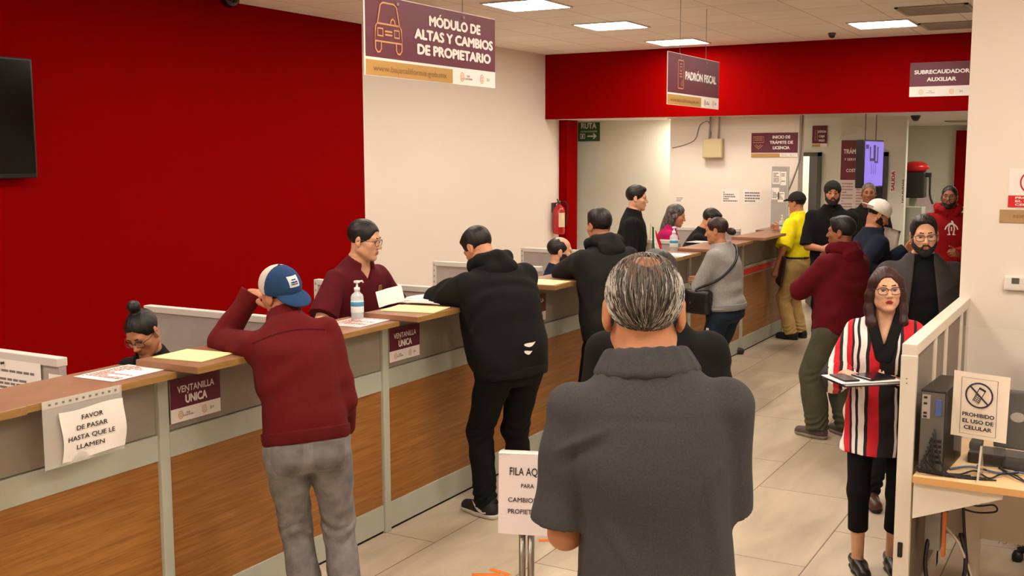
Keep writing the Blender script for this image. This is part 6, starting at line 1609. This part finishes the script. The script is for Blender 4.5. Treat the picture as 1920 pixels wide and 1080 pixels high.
# 13 lady with tablet
P('lady', 'woman with glasses and dark red hair in red, black and white striped blouse', (-1.00,5.42), 192, h=1.50, fem=True, w=.98, depth=1.05, hipw=.96, head=(10,-3,2), vox=.0045, skin=SK_L, face=dict(glasses=True, gcol=(30,24,26), lips=(150,10,22)),
  legs=((-.075,-.02,6),(.085,.06,14)),
  arms=(dict(lhand=(-.05,.24,.985), lelbow=(-.13,-.06,.97), lfdir=(.85,.5,.05), lpalm=(.2,.0,1), curl=.45), dict(lhand=(.165,.27,1.02), lelbow=(.20,.04,1.0), lfdir=(-.45,.85,.05), lpalm=(-.3,0,-1), curl=.5)),
  top=dict(m=STRIPES, infl=.026, sleeve=.84, hem=-.36, name='blouse', vneck=.15, neckw=.070, fold=.003, hemd=.035, hemw=.194, sl_r=(1.0,1.25,1.6), vox=.0045, under=BLACK, lapel_m=BLACK,
    lapel=lambda c: UN(*[PRI(c, (sg*.082,.03), (sg*.016,-.20), .026, .030) for sg in (-1,1)])),
  bottom=dict(m=cloth('black_crop', (16,15,17)), crop=.42, r_ank=.054, fit=.84, infl=.010, fold=0), shoes=dict(m=mat('flat_black', (20,18,18), .35), flat=True, low=True, l=.24), hair=dict(style='long', m=hair_mat('hair_auburn', (52,20,18))))
# 14 penguin hoodie
P('peng', 'man in red hooded sweatshirt with a white emblem by the red wall', (-1.60,11.75), 205, h=1.73, w=1.02, head=(-22,-4,0), vox=.008, skin=SK_D, face=dict(beard=.25, glasses=True), hair=dict(style='buzz'),
  arms=(dict(lhand=(-.04,.24,1.05), pole=(-1,-.4,-.5), lfdir=(.5,.7,.2), curl=.9), dict(lhand=(.25,.05,.80))), top=dict(m=cloth('red_jersey', (150,16,24)), infl=.032, hood=True, name='hoodie'), bottom=dict(m=JEAN), shoes=dict(m=mat('shoe_dark', (40,36,34), .6)))
# 15 seated woman with bun
P('bun', 'woman with glasses and a high black bun seated behind the counter', (-4.12,3.80), 200, h=1.60, fem=True, pz=.585, sit=True, lean=16, head=(-6,34,8), vox=.005, skin=SK_T, face=dict(glasses=True, gcol=(90,24,30), lips=(160,90,80)), hair=dict(style='bun'),
  legs=((-.12,.42,0),(.12,.42,0)), arms=(dict(lhand=(-.08,.36,.78), pole=(-1,-.3,-.5)), dict(lhand=(.12,.36,.78), pole=(1,-.3,-.5))),
  top=dict(m=BLACK, infl=.016, name='shirt', neckw=.066), bottom=dict(m=BLACK), shoes=dict(m=mat('shoe_dark', (40,36,34), .6)))
# 16 clerk
P('clerk', 'clerk with glasses in maroon polo shirt standing behind the counter', (-4.0,5.13), 262, h=1.68, w=1.04, lean=8, head=(24,10,0), vox=.005, skin=SK_L, face=dict(glasses=True), hair=dict(style='short', vol=1.0),
  arms=(dict(hand=(-3.76,5.26,.98), wpole=(-.3,1,-.2), fdir=(.8,-.3,-.4)), dict(hand=(-3.76,4.92,.98), wpole=(-.6,-1,-.2), fdir=(.8,.2,-.4))),
  top=dict(m=cloth('maroon_pique', (86,16,26)), infl=.018, sleeve=.47, hem=-.1, collar='polo', col_r=(.070,.092), col_z=.03, name='polo_shirt', sl_r=(.92,1.15,1), vneck=.09), bottom=dict(m=BLACK), shoes=dict(m=mat('shoe_dark', (40,36,34), .6)))
# 17 bald clerk
P('bald', 'balding bearded clerk in navy seated behind the middle counter', (-3.95,7.70), 300, h=1.70, pz=.58, sit=True, head=(4,6,0), vox=.007, skin=SK_L, face=dict(beard=1.4), hair=dict(style='receding2', m=hair_mat('hair_dark', (30,22,20))), legs=((-.12,.30,0),(.12,.30,0)),
  top=dict(m=cloth('navy_shirt', (26,34,56)), collar='polo', name='shirt'), bottom=dict(m=BLACK), shoes=dict(m=mat('shoe_dark', (40,36,34), .6)))
# 18 man in profile
P('prof', 'young man in black shirt standing in profile in front of the pale recess wall', (-4.16,9.72), 292, h=1.75, head=(0,6,0), vox=.007, skin=SK_L, hair=dict(style='short', vol=1.8), top=dict(m=BLACK, collar='polo', name='shirt', infl=.02), bottom=dict(m=BLACK), shoes=dict(m=mat('shoe_dark', (40,36,34), .6)))
# 19 woman in pink
P('pink', 'woman with long grey hair in magenta top behind the counter', (-4.03,10.15), 296, h=1.57, fem=True, lean=10, head=(0,16,0), vox=.007, skin=SK_T, hair=dict(style='longback', m=hair_mat('hair_grey_long', (48,42,40), (104,96,92))), top=dict(m=cloth('magenta_knit', (186,22,92)), name='blouse', infl=.024), bottom=dict(m=BLACK), shoes=dict(m=mat('shoe_dark', (40,36,34), .6)))
# 20 black haired clerk
P('bh', 'black haired clerk in black bending down behind the far counter', (-3.97,10.75), 285, h=1.60, pz=.76, sit=True, lean=18, head=(0,30,0), vox=.008, skin=SK_T, hair=dict(style='short', vol=1.5), legs=((-.12,.42,0),(.12,.42,0)), top=dict(m=BLACK, name='shirt', infl=.02), bottom=dict(m=BLACK), shoes=dict(m=mat('shoe_dark', (40,36,34), .6)))

# ------------------------------------------------------------------ garment details
def blazer(c):
    k = c['k']
    def cut(c):
        Q3, XR, UP, FW = c['Q3'], c['XR'], c['UP'], c['FW']
        def f(P):
            q = P-Q3; x = np.abs(q@XR); z = -(q@UP); y = q@FW
            return np.maximum(x-(.052+.10*np.clip(z, 0, .6)*1.1), -(y-.005))
        return f, Q3-.8, Q3+.5
    make_top(c, m=cloth('charcoal_wool', (66,62,62), .4, 500, .10, 200), infl=.030, hem=-.30, fold=.003, name='blazer', neckw=.078, cutaway=cut, loose=.01)
blazer(PEOPLE['suit'])
def mark(c, name, m, ops, centre, X, Y, N, draw, parent):
    """flat emblem pressed on the cloth"""
    X, Y, N = nrm(X), nrm(Y), nrm(N); bm = bmesh.new(); draw(bm, Vector(np.asarray(centre)+N*.12), Vector(X), Vector(Y), Vector(N))
    wrap(bm, ops, N); return obj(name, bm, m, parent)
WH = mat('emblem_white', (236,228,222), .7)
# cap badge
c = PEOPLE['capman']; hp_ = c['caphp']
def cap_pt(x, z): return Vector(hp_(x, .016+.114*math.sqrt(max(0, 1-(x/.093)**2-((z-.046)/.099)**2))+.0015, z))
bm = bmesh.new(); g = [[bm.verts.new(cap_pt(-.028+.056*i/8, .062+.048*j/8)) for i in range(9)] for j in range(9)]
for j in range(8):
    for i in range(8): bm.faces.new((g[j][i], g[j][i+1], g[j+1][i+1], g[j+1][i]))
bd = obj('cap_badge', bm, mat('badge_white', (206,210,214), .6), c['cap'], smooth=True)
bm = bmesh.new()
for a, b_ in (((-.02,.072),(.02,.078)), ((-.018,.080),(.018,.088)), ((-.012,.092),(.012,.098))):
    vs = []
    for t in np.linspace(0, 1, 7): 
        x = a[0]+(b_[0]-a[0])*t; lo_ = cap_pt(x, a[1]); hi_ = cap_pt(x, a[1]+(b_[1]-a[1])*(.4+.6*abs(math.sin(t*7))))
        n_ = (lo_-Vector(c['Hc'])).normalized()*.0012; vs.append((bm.verts.new(lo_+n_), bm.verts.new(hi_+n_)))
    for i in range(6): bm.faces.new((vs[i][0], vs[i+1][0], vs[i+1][1], vs[i][1]))
obj('badge_print', bm, c['cap'].data.materials[0], bd)
# jeans pockets, leather tag, yoke seam on the man in the cap
def pocket(bm, cc, X, Y, N, w=.13, h=.14):
    grid_patch(bm, cc, X, Y, w, h, 12, 12, lambda t: .62+.38*min(1, t*2.4) if t < .42 else 1.0)
for sx_ in (-1, 1):
    mark(c, 'back_pocket', cloth('grey_denim_dark', (116,112,112), .4, 300, .25, 18), c['bottomops'], c['Q0']+V3(sx_*.085,-.05,-.045), (1,0,0), (0,0,1), (0,-1,0), pocket, c['bottom'])
def seam(bm, cc, X, Y, N):
    stroke(bm, [(-.15+.3*t, .012*math.sin(t*math.pi)) for t in np.linspace(0, 1, 22)], .004, X, Y, N, cc, 0)
mark(c, 'yoke_seam', cloth('maroon_seam', (60,8,10)), c['topops'], c['Q3']-c['UP']*.10, c['XR'], c['UP'], -c['FW'], seam, c['top'])
# white slash marks and red dot on the black hoodie
c = PEOPLE['hoodie']
def swsh(bm, cc, X, Y, N):
    for (ox, oy, l, a) in ((0,0,.075,.30), (-.015,-.042,.048,.25)):
        ca, sa = math.cos(a), math.sin(a); up, dn = [], []
        for t in np.linspace(0, 1, 12):
            x = -l/2+l*t; y = .010*(1-t)**1.5-.006*math.sin(math.pi*t); w_ = .013*math.sin(math.pi*min(1, .12+t*.88))**1.2*(1-.45*t)+.0008
            for lst, q in ((up, y+w_), (dn, y-w_)): lst.append(bm.verts.new(cc+X*(ox+x*ca-q*sa)+Y*(oy+x*sa+q*ca)))
        for i in range(11): bm.faces.new((dn[i], dn[i+1], up[i+1], up[i]))
mark(c, 'chest_mark', WH, c['topops'], c['Q0']+V3(.02,-.1,.13), (1,0,0), (0,0,1), (0,-1,0), swsh, c['top'])
# emblem on the clerk's polo shirt
c = PEOPLE['clerk']
def crest(bm, cc, X, Y, N):
    for p in ([(-.014,.02),(-.014,-.012)], [(0,.024),(0,-.012)], [(.014,.02),(.014,-.012)]): stroke(bm, p, .006, X, Y, N, cc, 0)
    for y in (-.022, .026): stroke(bm, [(-.016,y),(-.005,y),(.005,y),(.016,y)], .004, X, Y, N, cc, 0)
    stroke(bm, [(-.022+.0055*i,-.034) for i in range(9)], .005, X, Y, N, cc, 0)
mark(c, 'crest', GOLD, c['topops'], c['Q3']-c['UP']*.145-c['XR']*.085+c['FW']*.12, c['XR']*-1, c['UP'], c['FW'], crest, c['top'])
# white emblem on the red hooded sweatshirt
c = PEOPLE['peng']
def bird(bm, cc, X, Y, N):
    def st(p, w): stroke(bm, p, w, X, Y, N, cc, 0)
    st([(0,.075),(.012,.068),(.014,.058)], .016); st([(-.025,.045),(0,.05),(.025,.045)], .02)
    st([(-.02,.04),(-.028,0),(-.02,-.05)], .012); st([(.02,.04),(.028,0),(.02,-.05)], .012); st([(0,.02),(0,-.02)], .012)
    st([(-.025,.045),(-.05,.02),(-.062,-.008)], .013); st([(.025,.045),(.05,.02),(.062,-.008)], .013); st([(-.04,-.058),(-.01,-.055)], .012); st([(.01,-.055),(.04,-.058)], .012)
mark(c, 'emblem', WH, c['topops'], c['Q3']-c['UP']*.16+c['FW']*.14, c['XR']*-1, c['UP'], c['FW'], bird, c['top'])
# small dark emblem on the yellow sleeve, white mark on the jeans
c = PEOPLE['woman']
mark(c, 'pocket_mark', WH, c['bottomops'], c['leg'][0]['H']*.6+c['leg'][0]['K']*.4+V3(-.1,.02,0), (0,-1,0), (0,0,1), (-1,0,0), lambda bm, cc, X, Y, N: grid_patch(bm, cc, X, Y, .03, .035, 5, 5), c['bottom'])
# white cuffs of collar on the maroon hood: none
# ------------------------------------------------------------------ hair strands of the grey haired man in front
def strands(c, n=2600, seed=3):
    hp, Rh, hs = c['hp'], c['Rh'], c['hs']; r = np.random.default_rng(seed)
    R_ = np.array([.0845,.1055,.0895]); C_ = np.array([0,-.017,.042]); bm = bmesh.new(); made = 0
    while made < n:
        v = nrm(r.normal(size=3)); p = v*R_
        x, y, z = p+C_
        if y > .045 and z < .07: continue
        if z < -.070+.34*(y-.03)+.014: continue
        if abs(x) > .06 and y > -.03 and z < .012: continue
        crown = ((x-.004)/.042)**2+((y+.035)/.075)**2 < 1 and z > .09
        if crown and r.random() > .42: continue
        pts = []; q = p.copy(); l = r.uniform(.03, .062); side = r.normal()*.12
        for s in range(7):
            nn = nrm(q/R_**2); g = np.array([q[0]*2.2+side, -.75, -.62-.6*(q[1] < -.05)]); g = nrm(g-nn*(g@nn))
            pts.append(q+C_+nn*(.0006+.0022*math.sin(s/6*3.14)*r.random())); q = q+g*l/6; q = q/math.sqrt(((q/R_)**2).sum())
            if (q+C_)[2] < -.070+.34*((q+C_)[1]-.03)+.002: break
        if len(pts) < 3: continue
        made += 1; u = r.random(); low = pts[0][2] < .0
        sideg = abs(x) > .058
        mi = (2 if u < (.50 if sideg else .14) else (1 if u < .62 else 0)) if not crown else (3 if u < .6 else 1)
        rr = [(.0011-.0006*i/len(pts))*hs for i in range(len(pts))]
        tube(bm, [hp(*a) for a in pts], rr, 3, False, mi)
    o = obj('hair_strands', bm, [mat('strand_dark', (44,38,34), .45), mat('strand_grey', (104,96,88), .45), mat('strand_light', (196,188,176), .45), mat('strand_brown', (112,84,62), .45)], c['hair'])
    o['kind'] = 'stuff'
strands(PEOPLE['fore'])
# ------------------------------------------------------------------ things people carry
# shoulder bag of the woman in grey
c = PEOPLE['woman']; M4 = Matrix.Translation(c['root'].location)@Matrix.Rotation(c['root'].rotation_euler.z, 4, 'Z')
def wpt(c, p): return (Matrix.Translation(c['root'].location)@Matrix.Rotation(c['root'].rotation_euler.z, 4, 'Z'))@Vector(p)
BAGM = mat('bag_black', (24,22,24), .4, bump=.3, bscale=120)
bagc = wpt(c, (-.215, .17, .865)); rz = c['root'].rotation_euler.z
t = thing('shoulder_bag', 'black shoulder bag worn across the body of the woman in grey', 'bag', bagc, rz)
sobj('bag_body', [('u', BOX((0,0,0), (.048,.155,.095), None, .035), 0), folds(.004, V3(-.2,-.2,-.2), V3(.2,.2,.2), 4)], .006, BAGM, t)
sobj('bag_flap', [('u', BOX((-.006,0,.045), (.050,.158,.055), None, .03), 0)], .006, BAGM, t)
bm = bmesh.new(); lathe(bm, [(.008,0),(.008,.004)], n=10); [setattr(v, 'co', Vector((-.057-v.co.z, v.co.x, v.co.y+.0))) for v in bm.verts]; obj('bag_clasp', bm, mat('clasp', (150,140,130), .3, .8), t)
def on_cloth(c, p, n):
    n = nrm(n); P = np.asarray(p, float)+n*.25; t = np.linspace(0, .45, 220); F = evalp(c['topops'], P-n*t[:, None]); j = int(np.argmax(F < 0)); return P-n*(t[j]-.009)
bm = bmesh.new(); off_ = V3(-.215,.17,.865)
path = [on_cloth(c, p, n) for p, n in (((-.17,.10,.97),(-1,.3,0)), ((-.16,0,1.04),(-1,-.2,0)), ((-.12,-.08,1.12),(-.7,-1,0)), ((-.03,-.1,1.20),(-.1,-1,0)), ((.05,-.08,1.27),(.1,-1,.3)), ((.09,-.02,1.32),(.2,-.1,1)), ((.085,.06,1.28),(.1,1,.6)), ((.05,.1,1.2),(0,1,.1)))]
tube(bm, spline([V3(0,-.14,.07)]+[q-off_ for q in path], 6), .011, 6)
obj('bag_strap', bm, BAGM, t)
# dark folder of the man in yellow
o = boxo('document_folder', (-.012,-.12,-.16), (.012,.12,.16), mat('folder_dark', (44,18,22), .5), None, .003); o.location = (-3.27, 11.74, .78); o.rotation_euler = (.12, .1, .5)
tag(o, 'dark maroon folder held at the side of the man in yellow', 'folder')
# papers of the man in the white cap
def held(loc, rot, w, h, label):
    bm = bmesh.new(); n = 6; g = [[bm.verts.new(((i/n-.5)*w, (j/n-.5)*h, .012*math.sin(i/n*3))) for i in range(n+1)] for j in range(n+1)]
    for j in range(n):
        for i in range(n): bm.faces.new((g[j][i], g[j][i+1], g[j+1][i+1], g[j+1][i]))
    bmesh.ops.solidify(bm, geom=bm.faces[:], thickness=.0015)
    o = obj('held_paper', bm, PAPER, None, True); o.location = loc; o.rotation_euler = rot; tag(o, label, 'paper', 'papers held by the man in the white cap')
held((-1.76,9.46,1.29), (1.25,.25,.5), .21, .28, 'white sheet held up by the man in the white cap')
held((-1.90,9.25,1.05), (.9,.3,.2), .16, .22, 'smaller white sheet in the lower hand of the man in the white cap')
# tablet board and phone of the woman in the striped blouse
c = PEOPLE['lady']
bc = wpt(c, (.085,.36,1.005))
t = thing('clipboard', 'clear clipboard of papers held by the woman in the striped blouse', 'clipboard', bc, c['root'].rotation_euler.z+math.radians(28))
bm = bmesh.new(); box(bm, (-.155,-.11,0), (.155,.11,.004), .001); obj('board', bm, mat('board_dark', (46,36,38), .35), t)
for k_ in range(3): boxo('clipped_paper', (-.150+.006*k_,-.105,.0045+.004*k_), (.145+.008*k_,.10-.004*k_,.0070+.004*k_), (PAPER, mat('plastic_clear', (196,206,216), .15, alpha=.7), PAPER)[k_], t)
bm = bmesh.new(); box(bm, (.06,-.08,.0165), (.135,.07,.024), .004); obj('clip', bm, mat('clip_dark', (34,30,34), .3), t)
bm = bmesh.new(); box(bm, (-.115,-.06,.0165), (.03,.075,.0255), .004); ph = obj('mobile_phone', bm, mat('phone_dark', (24,24,30), .2), None); ph.location = bc+Vector((0,0,.0005)); ph.rotation_euler = (0,0,c['root'].rotation_euler.z+math.radians(40)); tag(ph, 'dark mobile phone lying on the clear clipboard', 'phone')
# bracelet
bm = bmesh.new(); a = c['arm'][0]; d = nrm(a['W']-a['E']); u_ = nrm(np.cross(d, V3(0,0,1))); w_ = np.cross(d, u_)
tube(bm, [a['W']-d*.012+(u_*math.cos(x)+w_*math.sin(x))*.031 for x in np.linspace(0, 2*math.pi, 17)], .006, 6, False); obj('bracelet', bm, BLACK, c['root'])
